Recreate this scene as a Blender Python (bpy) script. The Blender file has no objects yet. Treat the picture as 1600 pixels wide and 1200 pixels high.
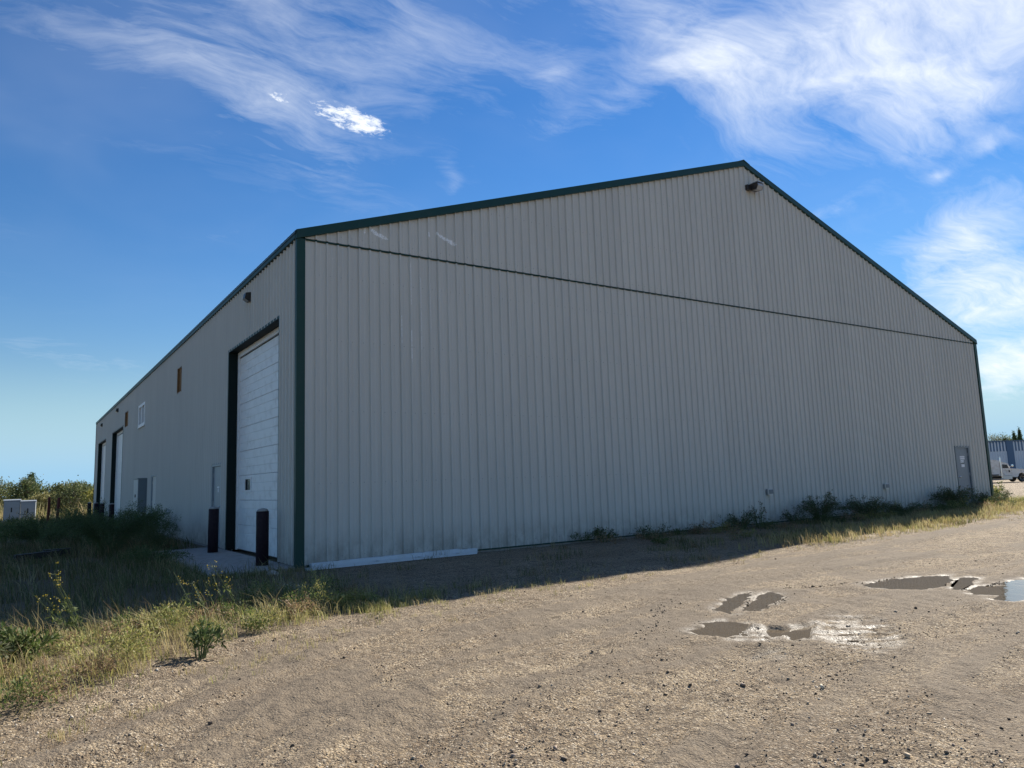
import bpy, math, random
import numpy as np
from mathutils import Vector, Matrix

R_ = math.radians
rng = np.random.default_rng(11)
random.seed(5)
SC = bpy.context.scene
COL = SC.collection

# ------------------------------------------------------------------ camera
CAM = (-4.372, -13.806, 1.415)
cam_d = bpy.data.cameras.new('camera')
cam = bpy.data.objects.new('camera', cam_d)
COL.objects.link(cam)
yaw, pitch, roll = R_(33.966), R_(7.570), R_(-1.972)
fw = Vector((math.sin(yaw) * math.cos(pitch), math.cos(yaw) * math.cos(pitch), math.sin(pitch)))
r0 = Vector((math.cos(yaw), -math.sin(yaw), 0))
u0 = r0.cross(fw)
rr = r0 * math.cos(roll) + u0 * math.sin(roll)
uu = -r0 * math.sin(roll) + u0 * math.cos(roll)
cam.matrix_world = Matrix(((rr.x, uu.x, -fw.x, CAM[0]), (rr.y, uu.y, -fw.y, CAM[1]), (rr.z, uu.z, -fw.z, CAM[2]), (0, 0, 0, 1)))
cam_d.sensor_width = 36
cam_d.lens = 25.79
cam_d.clip_start = 0.05
cam_d.clip_end = 9000
SC.camera = cam

# ------------------------------------------------------------------ sun, exposure
SUN_AZ, SUN_EL = 70.0, 35.0          # azimuth from +Y towards +X
SUN_STRENGTH = 5.0
SKY_STRENGTH = 0.078
EXPOSURE = 0.94
sv = Vector((math.sin(R_(SUN_AZ)) * math.cos(R_(SUN_EL)), math.cos(R_(SUN_AZ)) * math.cos(R_(SUN_EL)), math.sin(R_(SUN_EL))))
sun_d = bpy.data.lights.new('sun', 'SUN')
sun_d.energy = SUN_STRENGTH
sun_d.angle = R_(0.53)
sun_d.color = (1.0, 0.93, 0.82)
sun = bpy.data.objects.new('sun', sun_d)
sun.rotation_euler = sv.to_track_quat('Z', 'Y').to_euler()
sun.location = sv * 60
COL.objects.link(sun)
vs = SC.view_settings
vs.view_transform = 'Standard'
vs.look = 'None'
vs.gamma = 1
vs.use_curve_mapping = False
vs.exposure = EXPOSURE
SC.cycles.use_denoising = True
SC.cycles.max_bounces = 8
SC.cycles.sample_clamp_indirect = 6


# ------------------------------------------------------------------ node helper
class NT:
    def __init__(s, tree):
        s.t = tree
        s.t.nodes.clear()

    def n(s, typ, ins=None, **kw):
        nd = s.t.nodes.new(typ)
        for k, v in kw.items():
            setattr(nd, k, v)
        for k, v in (ins or {}).items():
            s.set(nd.inputs[k], v)
        return nd

    def set(s, sock, v):
        if isinstance(v, bpy.types.NodeSocket):
            s.t.links.new(v, sock)
        elif isinstance(v, bpy.types.Node):
            s.t.links.new(v.outputs[0], sock)
        else:
            sock.default_value = v

    def m(s, op, a, b=None, c=None, clamp=False):
        nd = s.t.nodes.new('ShaderNodeMath')
        nd.operation = op
        nd.use_clamp = clamp
        for i, v in enumerate((a, b, c)):
            if v is not None:
                s.set(nd.inputs[i], v)
        return nd.outputs[0]

    def v(s, op, a, b=None, scale=None):
        nd = s.t.nodes.new('ShaderNodeVectorMath')
        nd.operation = op
        s.set(nd.inputs[0], a)
        if b is not None:
            s.set(nd.inputs[1], b)
        if scale is not None:
            s.set(nd.inputs[3], scale)
        return nd.outputs['Value'] if op in ('DOT_PRODUCT', 'LENGTH', 'DISTANCE') else nd.outputs[0]

    def ramp(s, x, lo, hi, a=0.0, b=1.0, smooth=True):
        nd = s.t.nodes.new('ShaderNodeMapRange')
        nd.interpolation_type = 'SMOOTHSTEP' if smooth else 'LINEAR'
        nd.clamp = True
        for i, v in enumerate((x, lo, hi, a, b)):
            s.set(nd.inputs[i], v)
        return nd.outputs[0]

    def mix(s, f, a, b):
        nd = s.t.nodes.new('ShaderNodeMix')
        nd.data_type = 'RGBA'
        s.set(nd.inputs[0], f)
        s.set(nd.inputs[6], a)
        s.set(nd.inputs[7], b)
        return nd.outputs[2]

    def noise(s, vec, scale, detail=4, rough=0.55, dist=0.0, out=0):
        nd = s.t.nodes.new('ShaderNodeTexNoise')
        s.set(nd.inputs['Vector'], vec)
        nd.inputs['Scale'].default_value = scale
        nd.inputs['Detail'].default_value = detail
        nd.inputs['Roughness'].default_value = rough
        nd.inputs['Distortion'].default_value = dist
        return nd.outputs[out]

    def mapping(s, vec, scale=(1, 1, 1), rot=(0, 0, 0), loc=(0, 0, 0)):
        nd = s.t.nodes.new('ShaderNodeMapping')
        s.set(nd.inputs[0], vec)
        nd.inputs[1].default_value = loc
        nd.inputs[2].default_value = rot
        nd.inputs[3].default_value = scale
        return nd.outputs[0]


def c4(c):
    return (c[0], c[1], c[2], 1.0)


# ------------------------------------------------------------------ sky with cirrus
W = bpy.data.worlds.new('World')
SC.world = W
W.use_nodes = True
w = NT(W.node_tree)
sky = w.n('ShaderNodeTexSky', sky_type='NISHITA', sun_disc=False)
sky.sun_elevation = R_(SUN_EL)
sky.sun_rotation = R_(SUN_AZ)
sky.altitude = 500
sky.air_density = 1.0
sky.dust_density = 0.0
sky.ozone_density = 2.2
# the brightest part of the sky is rolled off a little, as the photograph's exposure does
lum = w.v('DOT_PRODUCT', sky.outputs[0], (.25, .60, .15))
roll_ = w.m('DIVIDE', 1.75, w.m('MULTIPLY_ADD', lum, .21, 1.0))
skyn = w.v('MULTIPLY', w.v('SCALE', sky.outputs[0], scale=roll_), (.84, 1.0, 1.12))
hsv = w.n('ShaderNodeHueSaturation', {'Color': skyn, 'Saturation': 1.16, 'Value': 1.0, 'Hue': 0.5})
dirv = w.n('ShaderNodeTexCoord').outputs['Generated']
sep = w.n('ShaderNodeSeparateXYZ', {0: dirv})
# a little more contrast round the compass, and a pale blue haze band low down all round
PIV = (1.25, 3.35, 6.9)
skg = w.n('ShaderNodeGamma', {0: w.v('DIVIDE', hsv.outputs[0], PIV), 1: 1.7}).outputs[0]
skg = w.v('MULTIPLY', skg, (1.16, 2.62, 5.25))
hz = w.ramp(sep.outputs[2], 0.01, 0.165, 1.0, 0.0)
skg = w.mix(w.m('MULTIPLY', hz, .95), skg, (2.05, 4.2, 6.1, 1))
zc = w.m('MAXIMUM', w.m('ADD', sep.outputs[2], 0.15), 0.05)
px = w.m('DIVIDE', sep.outputs[0], zc)
py = w.m('DIVIDE', sep.outputs[1], zc)
pv = w.n('ShaderNodeCombineXYZ', {0: px, 1: py, 2: 0.0}).outputs[0]
warp = w.noise(pv, 1.7, 3, 0.5, out=1)
pw = w.v('ADD', pv, w.v('SCALE', w.v('SUBTRACT', warp, (0.5, 0.5, 0.5)), scale=0.42))
# fibrous cirrus texture: stretched fractal noise, two directions and a fine one
f1 = w.noise(w.mapping(pw, (1.5, 4.2, 1), (0, 0, R_(-62))), 1.25, 10, 0.60, 0.5)
f2 = w.noise(w.mapping(pw, (2.0, 3.0, 1), (0, 0, R_(25)), (3.1, 1.7, 0)), 1.9, 10, 0.62, 0.6)
f3 = w.noise(w.mapping(pw, (3.0, 11.0, 1), (0, 0, R_(-38)), (1.3, 4.7, 0)), 2.6, 9, 0.68, 0.4)
fib = w.m('ADD', w.m('ADD', w.m('MULTIPLY', f1, 0.40), w.m('MULTIPLY', f2, 0.36)), w.m('MULTIPLY', f3, 0.24))
puff = w.noise(w.mapping(pv, (1, 1.5, 1), (0, 0, R_(-50))), 30, 10, 0.70, 0.3)
BANKS = [(1.259, .685, 1.55, -3.5, 2.5, 2.2, .74, 0), (1.464, .603, 1.7, -5.5, 3.6, .35, .60, 0), (1.30, .56, 2.2, -3.0, 5.0, 2.0, .40, 0), (1.016, .853, 2.4, -.01, 3.4, -12.0, .45, 0),
         (.475, 1.164, 2.6, -1.2, 2.0, 2.5, .26, 0), (.372, 1.457, 2.2, .25, 4.2, -7.0, .30, 0), (.25, 1.05, 2.0, .3, -.4, 2.4, .32, 0),
         (.54, 1.359, 13.65, -2.37, -3.31, 31.6, 1.5, 1), (.391, 1.356, 36.2, -2.74, -11.64, 58.76, .8, 1),
         (2.183, .917, 1.7, -4.6, 5.2, -1.9, .85, 0), (2.659, 1.12, 1.55, -3.7, 3.3, .65, 1.25, 0), (3.59, 1.419, 1.9, -4.8, 2.0, -.09, 1.25, 0),
         (.141, 3.15, 3.0, -.2, -1.0, 6.5, .3, 0), (1.771, .795, 9.53, -23.8, 31.83, 9.96, .42, 0), (1.714, 1.039, 6.78, -12.93, 21.54, 6.18, .4, 0),
         (.805, 1.07, 12.0, -11.0, 14.0, 12.0, .4, 0), (.853, 1.524, -3.92, -12.91, 50.0, -20.0, .35, 0), (.989, 1.055, 2.6, -3.4, 9.0, 3.5, .34, 0),
         (1.742, .633, 8.68, -27.75, 27.99, 4.43, .36, 0), (.404, 1.949, 9.42, -3.53, 22.83, 24.35, .2, 0),
         (.2, -1.3, 1.3, .5, -.8, 2.1, .6, 0), (-1.4, .2, 1.1, .9, -.6, 1.9, .5, 0), (-.9, -1.9, 1.2, -.4, .5, 1.6, .6, 0), (1.9, -.6, 1.5, .3, -.6, 1.8, .7, 0)]
acc = None
accp = None
for (cx, cy, a, b, c_, d_, st, kind) in BANKS:
    q = w.v('SUBTRACT', pw if kind == 0 else pv, (cx, cy, 0))
    qa = w.v('DOT_PRODUCT', q, (a, b, 0))
    qb = w.v('DOT_PRODUCT', q, (c_, d_, 0))
    rr2 = w.m('MULTIPLY_ADD', qa, qa, w.m('MULTIPLY', qb, qb))
    mk = w.m('MULTIPLY', w.m('EXPONENT', w.m('MULTIPLY', rr2, -0.9)), st)
    if kind == 0:
        acc = mk if acc is None else w.m('ADD', acc, mk)
    else:
        accp = mk if accp is None else w.m('ADD', accp, mk)
acc = w.m('MINIMUM', w.m('ADD', acc, 0.05), 1.15)
# the mask lowers the threshold of the fibres; thin veils stay thin
thr = w.m('SUBTRACT', 0.62, w.m('MULTIPLY', acc, 0.24))
cir = w.ramp(w.m('SUBTRACT', fib, thr), -0.05, 0.30, smooth=False)
cir = w.m('MULTIPLY', cir, w.m('MINIMUM', w.m('MULTIPLY_ADD', acc, 1.0, 0.03), 1.0))
veil = w.ramp(w.noise(pw, 1.1, 4, 0.55), 0.35, 0.75, 0.0, 0.09)
cir = w.m('ADD', cir, w.m('MULTIPLY', veil, w.ramp(sep.outputs[2], 0.15, 0.45)))
pf = w.m('MULTIPLY', w.ramp(w.m('MULTIPLY_ADD', w.m('MINIMUM', accp, 1.0), 0.40, w.m('MULTIPLY_ADD', puff, 1.7, -.36)), 0.55, 1.05), w.ramp(accp, .12, .5))
cloud = w.m('MINIMUM', w.m('MAXIMUM', cir, pf), 0.97)
# no clouds below the horizon
cloud = w.m('MULTIPLY', cloud, w.ramp(sep.outputs[2], -0.005, 0.06))
skyc = w.mix(cloud, skg, (7.0, 7.35, 7.8, 1))
bg = w.n('ShaderNodeBackground', {'Color': skyc, 'Strength': SKY_STRENGTH})
wo = w.n('ShaderNodeOutputWorld')
w.t.links.new(bg.outputs[0], wo.inputs[0])


# ------------------------------------------------------------------ materials
def new_mat(name):
    m = bpy.data.materials.new(name)
    m.use_nodes = True
    return m, NT(m.node_tree)


def finish(t, bsdf, bump=None):
    if bump is not None:
        t.t.links.new(bump, bsdf.inputs['Normal'])
    o = t.n('ShaderNodeOutputMaterial')
    t.t.links.new(bsdf.outputs[0], o.inputs[0])


def paint(name, col, rough=0.5, var=0.12, scale=3.0, dirt=None, dirt_amt=0.0, metallic=0.0, bump=0.0, spec=0.5, bscale=40):
    m, t = new_mat(name)
    tc = t.n('ShaderNodeTexCoord').outputs['Object']
    n1 = t.noise(tc, scale, 6, 0.6)
    f = t.m('MULTIPLY_ADD', n1, 2 * var, 1 - var)
    colr = t.v('SCALE', c4(col)[:3], scale=f)
    if dirt is not None:
        n2 = t.noise(tc, scale * 2.3, 7, 0.65, 0.4)
        colr = t.mix(t.m('MULTIPLY', t.ramp(n2, 0.45, 0.72), dirt_amt), colr, c4(dirt))
    b = t.n('ShaderNodeBsdfPrincipled', {'Base Color': colr, 'Roughness': t.m('MULTIPLY_ADD', n1, 0.2, rough - 0.1), 'Metallic': metallic, 'Specular IOR Level': spec})
    bp_ = None
    if bump:
        bp_ = t.n('ShaderNodeBump', {'Height': t.noise(tc, bscale, 5, 0.6), 'Strength': bump, 'Distance': 0.01}).outputs[0]
    finish(t, b, bp_)
    return m


def wall_paint():
    m, t = new_mat('taupe_siding_paint')
    geo = t.n('ShaderNodeNewGeometry')
    pos = geo.outputs['Position']
    sp = t.n('ShaderNodeSeparateXYZ', {0: pos})
    x, y, z = sp.outputs
    n1 = t.noise(t.mapping(pos, (1.2, 1.2, .25)), 1.2, 5, .55)
    n2 = t.noise(t.mapping(pos, (14, 14, .7)), 1.0, 4, .6)
    f = t.m('ADD', t.m('MULTIPLY_ADD', n1, .14, .87), t.m('MULTIPLY', n2, .12))
    rnd = t.n('ShaderNodeObjectInfo').outputs['Random']
    f = t.m('MULTIPLY', f, t.m('MULTIPLY_ADD', rnd, .04, .98))
    col = t.v('SCALE', (0.60, 0.585, 0.535), scale=f)
    # splashed mud at the foot of the wall
    mud = t.m('MULTIPLY', t.ramp(z, .75, .0), t.ramp(t.noise(t.mapping(pos, (1, 1, .6)), 4, 7, .7), .30, .66))
    col = t.mix(t.m('MULTIPLY', mud, .55), col, (.20, .17, .135, 1))
    # flaked white scars under the verge and scratches on the ribs of the front wall
    fl = t.noise(t.mapping(pos, (1, 1, 1.3), (0, R_(30), 0)), 26, 6, .7, 1.0)
    scar = None
    for (cx, cz, rx, rz, tilt) in ((1.62, 6.66, .17, .055, -.62), (1.80, 6.60, .10, .05, -.4), (3.20, 6.82, .20, .045, -.45), (3.42, 6.74, .12, .06, -.3), (2.86, 6.83, .03, .09, 0), (1.37, 6.70, .03, .10, 0)):
        dx = t.m('SUBTRACT', x, cx)
        dz = t.m('SUBTRACT', t.m('SUBTRACT', z, cz), t.m('MULTIPLY', dx, tilt))
        dx = t.m('DIVIDE', dx, rx)
        dz = t.m('DIVIDE', dz, rz)
        r2 = t.m('MULTIPLY_ADD', dx, dx, t.m('MULTIPLY', dz, dz))
        k = t.m('EXPONENT', t.m('MULTIPLY', r2, -1.0))
        scar = k if scar is None else t.m('MAXIMUM', scar, k)
    for (cx, z0, z1) in ((2.40, 5.15, 6.2), (2.63, 4.2, 5.9), (2.86, 4.6, 5.8), (3.09, 4.9, 5.9), (2.17, 4.3, 5.0), (2.395, 3.9, 4.7)):
        k = t.m('MULTIPLY', t.ramp(t.m('ABSOLUTE', t.m('SUBTRACT', x, cx)), .014, .004), t.m('MULTIPLY', t.ramp(z, z0, z0 + .1), t.ramp(z, z1, z1 - .1)))
        scar = t.m('MAXIMUM', scar, t.m('MULTIPLY', k, .9))
    front = t.ramp(y, .03, .02)
    scar = t.ramp(t.m('MULTIPLY', t.m('MULTIPLY', scar, front), t.m('MULTIPLY_ADD', fl, 5.0, -1.85)), .30, .44)
    specks = t.m('MULTIPLY', t.ramp(t.noise(pos, 3.1, 2, .5), .66, .70), t.ramp(t.noise(pos, 40, 2, .5), .70, .74))
    scar = t.m('MAXIMUM', scar, t.m('MULTIPLY', specks, .7))
    col = t.mix(scar, col, (.93, .94, .95, 1))
    b = t.n('ShaderNodeBsdfPrincipled', {'Base Color': col, 'Roughness': t.m('MULTIPLY_ADD', n1, .14, .45), 'Specular IOR Level': .22})
    finish(t, b)
    return m


M = {}
M['wall'] = wall_paint()
M['green'] = paint('dark_green_trim_paint', (.008, .046, .036), .5, .15, 2.0, (.04, .055, .048), .25, spec=.35)
M['reveal'] = paint('shade_darkened_green_reveal', (.005, .013, .012), .6, .2, 3, spec=.2)  # trim green painted darker to carry the shade of the door recess
M['dark'] = paint('black_shadow_gap', (.012, .014, .016), .6)
M['door_white'] = paint('white_door_paint', (.84, .84, .82), .45, .05, 1.5, (.46, .44, .40), .35)
M['trim_white'] = paint('white_frame_paint', (.80, .79, .77), .5, .06, 4, (.5, .48, .44), .3)
M['door_grey'] = paint('grey_steel_door_paint', (.19, .22, .25), .45, .08, 3, (.12, .13, .14), .3)
M['door_pale'] = paint('pale_steel_door_paint', (.27, .31, .335), .45, .08, 3, (.24, .26, .27), .3)
M['roof'] = paint('dark_roof_sheet', (.035, .05, .05), .4, .15, 2)
M['concrete'] = paint('worn_concrete', (.36, .33, .30), .9, .22, 1.6, (.20, .17, .14), .6, bump=.35, bscale=60)
M['bollard'] = paint('dark_maroon_bollard_paint', (.018, .010, .016), .65, .3, 7, (.04, .028, .026), .4, bump=.15, spec=.2)
M['cap'] = paint('grey_concrete_cap', (.30, .30, .29), .9, .2, 9, bump=.3)
M['wood'] = paint('weathered_plywood', (.24, .125, .045), .8, .3, 6, (.12, .07, .03), .7, bump=.3)
M['dark_wood'] = paint('dark_wet_timber', (.030, .024, .020), .7, .3, 6, bump=.3)
M['elec'] = paint('grey_cabinet_enamel', (.15, .18, .20), .42, .08, 3, (.15, .16, .17), .3)
M['elec_pale'] = paint('pale_conduit_grey', (.42, .45, .46), .45, .08, 4)
M['transformer'] = paint('pale_grey_transformer_enamel', (.33, .37, .41), .42, .08, 1.4, (.24, .25, .24), .4)
M['rust'] = paint('rusty_red_steel', (.13, .022, .016), .75, .3, 8, (.07, .025, .015), .7, bump=.3)
M['gutter'] = paint('white_gutter_metal', (.62, .66, .70), .35, .06, 2, (.5, .48, .45), .35)
M['galv'] = paint('galvanised_steel', (.50, .52, .53), .38, .1, 10, metallic=.8)
M['bronze'] = paint('bronze_lamp_housing', (.03, .025, .022), .4, .2, 9)
M['sticker'] = paint('white_sticker_vinyl', (.88, .88, .90), .5, .05, 20)
M['black'] = paint('black_plastic', (.015, .015, .016), .4, .2, 10)
M['chrome'] = paint('chromed_metal', (.75, .75, .75), .15, .05, 5, metallic=1.0)
M['truck_white'] = paint('dusty_white_truck_paint', (.70, .69, .66), .35, .06, .8, (.42, .34, .25), .75)
M['tyre'] = paint('black_tyre_rubber', (.022, .021, .020), .85, .2, 6, (.10, .085, .065), .5)
M['truck_dark'] = paint('black_chassis_steel', (.03, .03, .032), .6, .2, 3, (.12, .10, .08), .4)
M['shed_white'] = paint('white_blue_shed_sheet', (.60, .66, .72), .45, .06, .3)
M['shed_blue'] = paint('blue_shed_sheet', (.07, .14, .24), .45, .10, .3)
M['bark'] = paint('grey_brown_bark', (.12, .09, .065), .9, .3, 5, bump=.5)
M['stem'] = paint('green_weed_stem', (.10, .13, .045), .7, .3, 9)
M['stone'] = paint('pale_field_stone', (.40, .36, .30), .9, .25, 9, bump=.6)
M['rag'] = paint('bleached_straw_stalk', (.62, .58, .46), .8, .15, 20)


def glass_mat(name, tint=(.02, .025, .03)):
    m, t = new_mat(name)
    tc = t.n('ShaderNodeTexCoord').outputs['Object']
    b = t.n('ShaderNodeBsdfPrincipled', {'Base Color': t.v('SCALE', tint, scale=t.m('MULTIPLY_ADD', t.noise(tc, 2, 3), .5, .75)), 'Roughness': .06, 'Specular IOR Level': .6})
    finish(t, b)
    return m


M['glass'] = glass_mat('dark_window_glass')
M['lens'] = glass_mat('clear_lamp_lens', (.34, .35, .36))


def leaf_mat(name, transl=.35, rough=.65):
    """foliage / grass: own colour from the vertex attribute, slight translucency"""
    m, t = new_mat(name)
    at = t.n('ShaderNodeVertexColor', layer_name='Col')
    b = t.n('ShaderNodeBsdfPrincipled', {'Base Color': at.outputs[0], 'Roughness': rough, 'Specular IOR Level': .25})
    tr = t.n('ShaderNodeBsdfTranslucent', {'Color': at.outputs[0]})
    mx = t.n('ShaderNodeMixShader', {0: transl})
    t.t.links.new(b.outputs[0], mx.inputs[1])
    t.t.links.new(tr.outputs[0], mx.inputs[2])
    o = t.n('ShaderNodeOutputMaterial')
    t.t.links.new(mx.outputs[0], o.inputs[0])
    return m


M['leaf'] = leaf_mat('leaf_blade_tissue')
M['grass'] = leaf_mat('grass_blade_tissue', .4, .55)


def stone_mat():
    m, t = new_mat('mixed_gravel_stone')
    at = t.n('ShaderNodeVertexColor', layer_name='Col')
    pos = t.n('ShaderNodeNewGeometry').outputs['Position']
    col = t.v('MULTIPLY', t.v('SCALE', at.outputs[0], scale=t.m('MULTIPLY_ADD', t.noise(pos, 90, 3), .6, .7)), (1.09, 1.07, 1.01))
    b = t.n('ShaderNodeBsdfPrincipled', {'Base Color': col, 'Roughness': .8, 'Specular IOR Level': .3})
    finish(t, b)
    return m


M['gravel_stone'] = stone_mat()


def water_mat():
    m, t = new_mat('muddy_puddle_water')
    pos = t.n('ShaderNodeNewGeometry').outputs['Position']
    n = t.noise(pos, 2.2, 4, .5)
    col = t.v('SCALE', (.115, .088, .056), scale=t.m('MULTIPLY_ADD', n, .5, .75))
    b = t.n('ShaderNodeBsdfPrincipled', {'Base Color': col, 'Roughness': .07, 'IOR': 1.33, 'Specular IOR Level': .36})
    bp_ = t.n('ShaderNodeBump', {'Height': t.noise(t.mapping(pos, (1, 1, 1)), 9, 2, .5), 'Strength': .10, 'Distance': .02}).outputs[0]
    finish(t, b, bp_)
    return m


M['water'] = water_mat()


def ground_mat():
    """gravel road, soil between plants and wet mud; attribute Zone: R wet, G plant soil, B worn dark track"""
    m, t = new_mat('gravel_and_soil')
    pos = t.n('ShaderNodeNewGeometry').outputs['Position']
    zone = t.n('ShaderNodeVertexColor', layer_name='Zone')
    zs = t.n('ShaderNodeSeparateColor', {0: zone.outputs[0]})
    wet, soil, track = zs.outputs
    p2 = t.mapping(pos, (1, 1, 0))
    big = t.noise(t.mapping(p2, (.45, 1.1, 1), (0, 0, R_(-25))), 1.0, 6, .6, .5)
    mid = t.noise(p2, 5.5, 6, .65, .3)
    fine = t.noise(p2, 70, 4, .7)
    vor = t.n('ShaderNodeTexVoronoi', {'Vector': p2, 'Scale': 62.0})
    vor2 = t.n('ShaderNodeTexVoronoi', {'Vector': p2, 'Scale': 150.0})
    vb = t.n('ShaderNodeTexVoronoi', {'Vector': p2, 'Scale': 17.0})
    hsvc = t.n('ShaderNodeSeparateColor', {0: vor.outputs['Color']})
    hsv2 = t.n('ShaderNodeSeparateColor', {0: vor2.outputs['Color']})
    col = t.mix(t.ramp(big, .34, .66), (.250, .190, .122, 1), (.430, .352, .245, 1))
    col = t.mix(t.m('MULTIPLY', t.ramp(mid, .48, .66), .85), col, (.150, .110, .074, 1))
    col = t.mix(t.m('MULTIPLY', t.ramp(t.noise(t.mapping(p2, (.7, 1.3, 1), (0, 0, R_(-22))), .9, 6, .65, .9), .46, .66), .72), col, (.165, .126, .090, 1))
    # single stones read in the dust: light, dark and reddish grains
    col = t.mix(t.m('MULTIPLY', t.ramp(hsvc.outputs[0], .70, .86), .75), col, (.50, .45, .37, 1))
    col = t.mix(t.m('MULTIPLY', t.ramp(hsvc.outputs[1], .66, .80), .85), col, (.075, .058, .044, 1))
    col = t.mix(t.m('MULTIPLY', t.ramp(hsv2.outputs[0], .70, .84), .6), col, (.46, .40, .32, 1))
    col = t.mix(t.m('MULTIPLY', t.ramp(hsv2.outputs[1], .60, .80), .7), col, (.09, .068, .05, 1))
    # dark fines between the stones, with shade of the cavities put into the colour
    col = t.mix(t.m('MULTIPLY', t.ramp(vor.outputs['Distance'], .42, .72), .62), col, (.10, .078, .056, 1))
    col = t.mix(t.m('MULTIPLY', t.ramp(vb.outputs['Distance'], .50, .78), t.m('MULTIPLY', t.ramp(mid, .42, .58), .60)), col, (.095, .075, .055, 1))
    col = t.mix(t.m('MULTIPLY', track, .82), col, t.mix(fine, (.082, .067, .052, 1), (.155, .130, .103, 1)))
    soilc = t.mix(mid, (.085, .066, .042, 1), (.185, .150, .095, 1))
    col = t.mix(t.m('MULTIPLY', soil, .85), col, soilc)
    wetc = t.mix(t.ramp(t.m('ADD', mid, t.m('MULTIPLY', fine, .5)), .55, 1.0), (.055, .045, .033, 1), (.16, .135, .105, 1))
    col = t.mix(t.m('MULTIPLY', wet, .8), col, wetc)
    col = t.v('MULTIPLY', col, (1.31, 1.26, 1.16))
    rough = t.m('MULTIPLY_ADD', wet, -.58, .92)
    h = t.m('ADD', t.m('MULTIPLY', vor.outputs['Distance'], -.5), t.m('MULTIPLY', fine, .6))
    h = t.m('ADD', h, t.m('MULTIPLY', vor2.outputs['Distance'], -.25))
    h = t.m('ADD', h, t.m('MULTIPLY', vb.outputs['Distance'], -.35))
    h = t.m('ADD', h, t.m('MULTIPLY', mid, .9))
    bp_ = t.n('ShaderNodeBump', {'Height': h, 'Strength': t.m('MULTIPLY_ADD', track, -.35, 1.0), 'Distance': .030}).outputs[0]
    b = t.n('ShaderNodeBsdfPrincipled', {'Base Color': col, 'Roughness': rough, 'Specular IOR Level': t.m('MULTIPLY_ADD', wet, .15, .25)})
    finish(t, b, bp_)
    return m


M['ground'] = ground_mat()


# ------------------------------------------------------------------ mesh helpers
def raw_mesh(name, verts, loops, starts, mat, cols=None, col_name='Col', smooth=False):
    me = bpy.data.meshes.new(name)
    verts = np.asarray(verts, np.float32)
    loops = np.asarray(loops, np.int32)
    starts = np.asarray(starts, np.int32)
    me.vertices.add(len(verts))
    me.vertices.foreach_set('co', verts.ravel())
    me.loops.add(len(loops))
    me.loops.foreach_set('vertex_index', loops)
    me.polygons.add(len(starts))
    me.polygons.foreach_set('loop_start', starts)
    if smooth:
        me.polygons.foreach_set('use_smooth', np.ones(len(starts), bool))
    me.materials.append(mat)
    if cols is not None:
        a = me.color_attributes.new(col_name, 'FLOAT_COLOR', 'POINT')
        c = np.ones((len(verts), 4), np.float32)
        c[:, :3] = cols
        a.data.foreach_set('color', c.ravel())
    me.update(calc_edges=True)
    return me


def link(name, me, parent=None, loc=None):
    o = bpy.data.objects.new(name, me)
    COL.objects.link(o)
    if parent is not None:
        o.parent = parent
    if loc is not None:
        o.location = loc
    return o


def tag(o, label=None, cat=None, group=None, kind=None):
    for k, v in (('label', label), ('category', cat), ('group', group), ('kind', kind)):
        if v:
            o[k] = v
    return o


def thing(name, label, cat, loc=(0, 0, 0), rz=0.0, group=None):
    o = bpy.data.objects.new(name, None)
    COL.objects.link(o)
    o.location = loc
    o.rotation_euler = (0, 0, rz)
    return tag(o, label, cat, group)


def copy_tree(o, parent=None):
    c = o.copy()
    COL.objects.link(c)
    if parent is not None:
        c.parent = parent
    for ch in [x for x in o.children]:
        copy_tree(ch, c)
    return c


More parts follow.
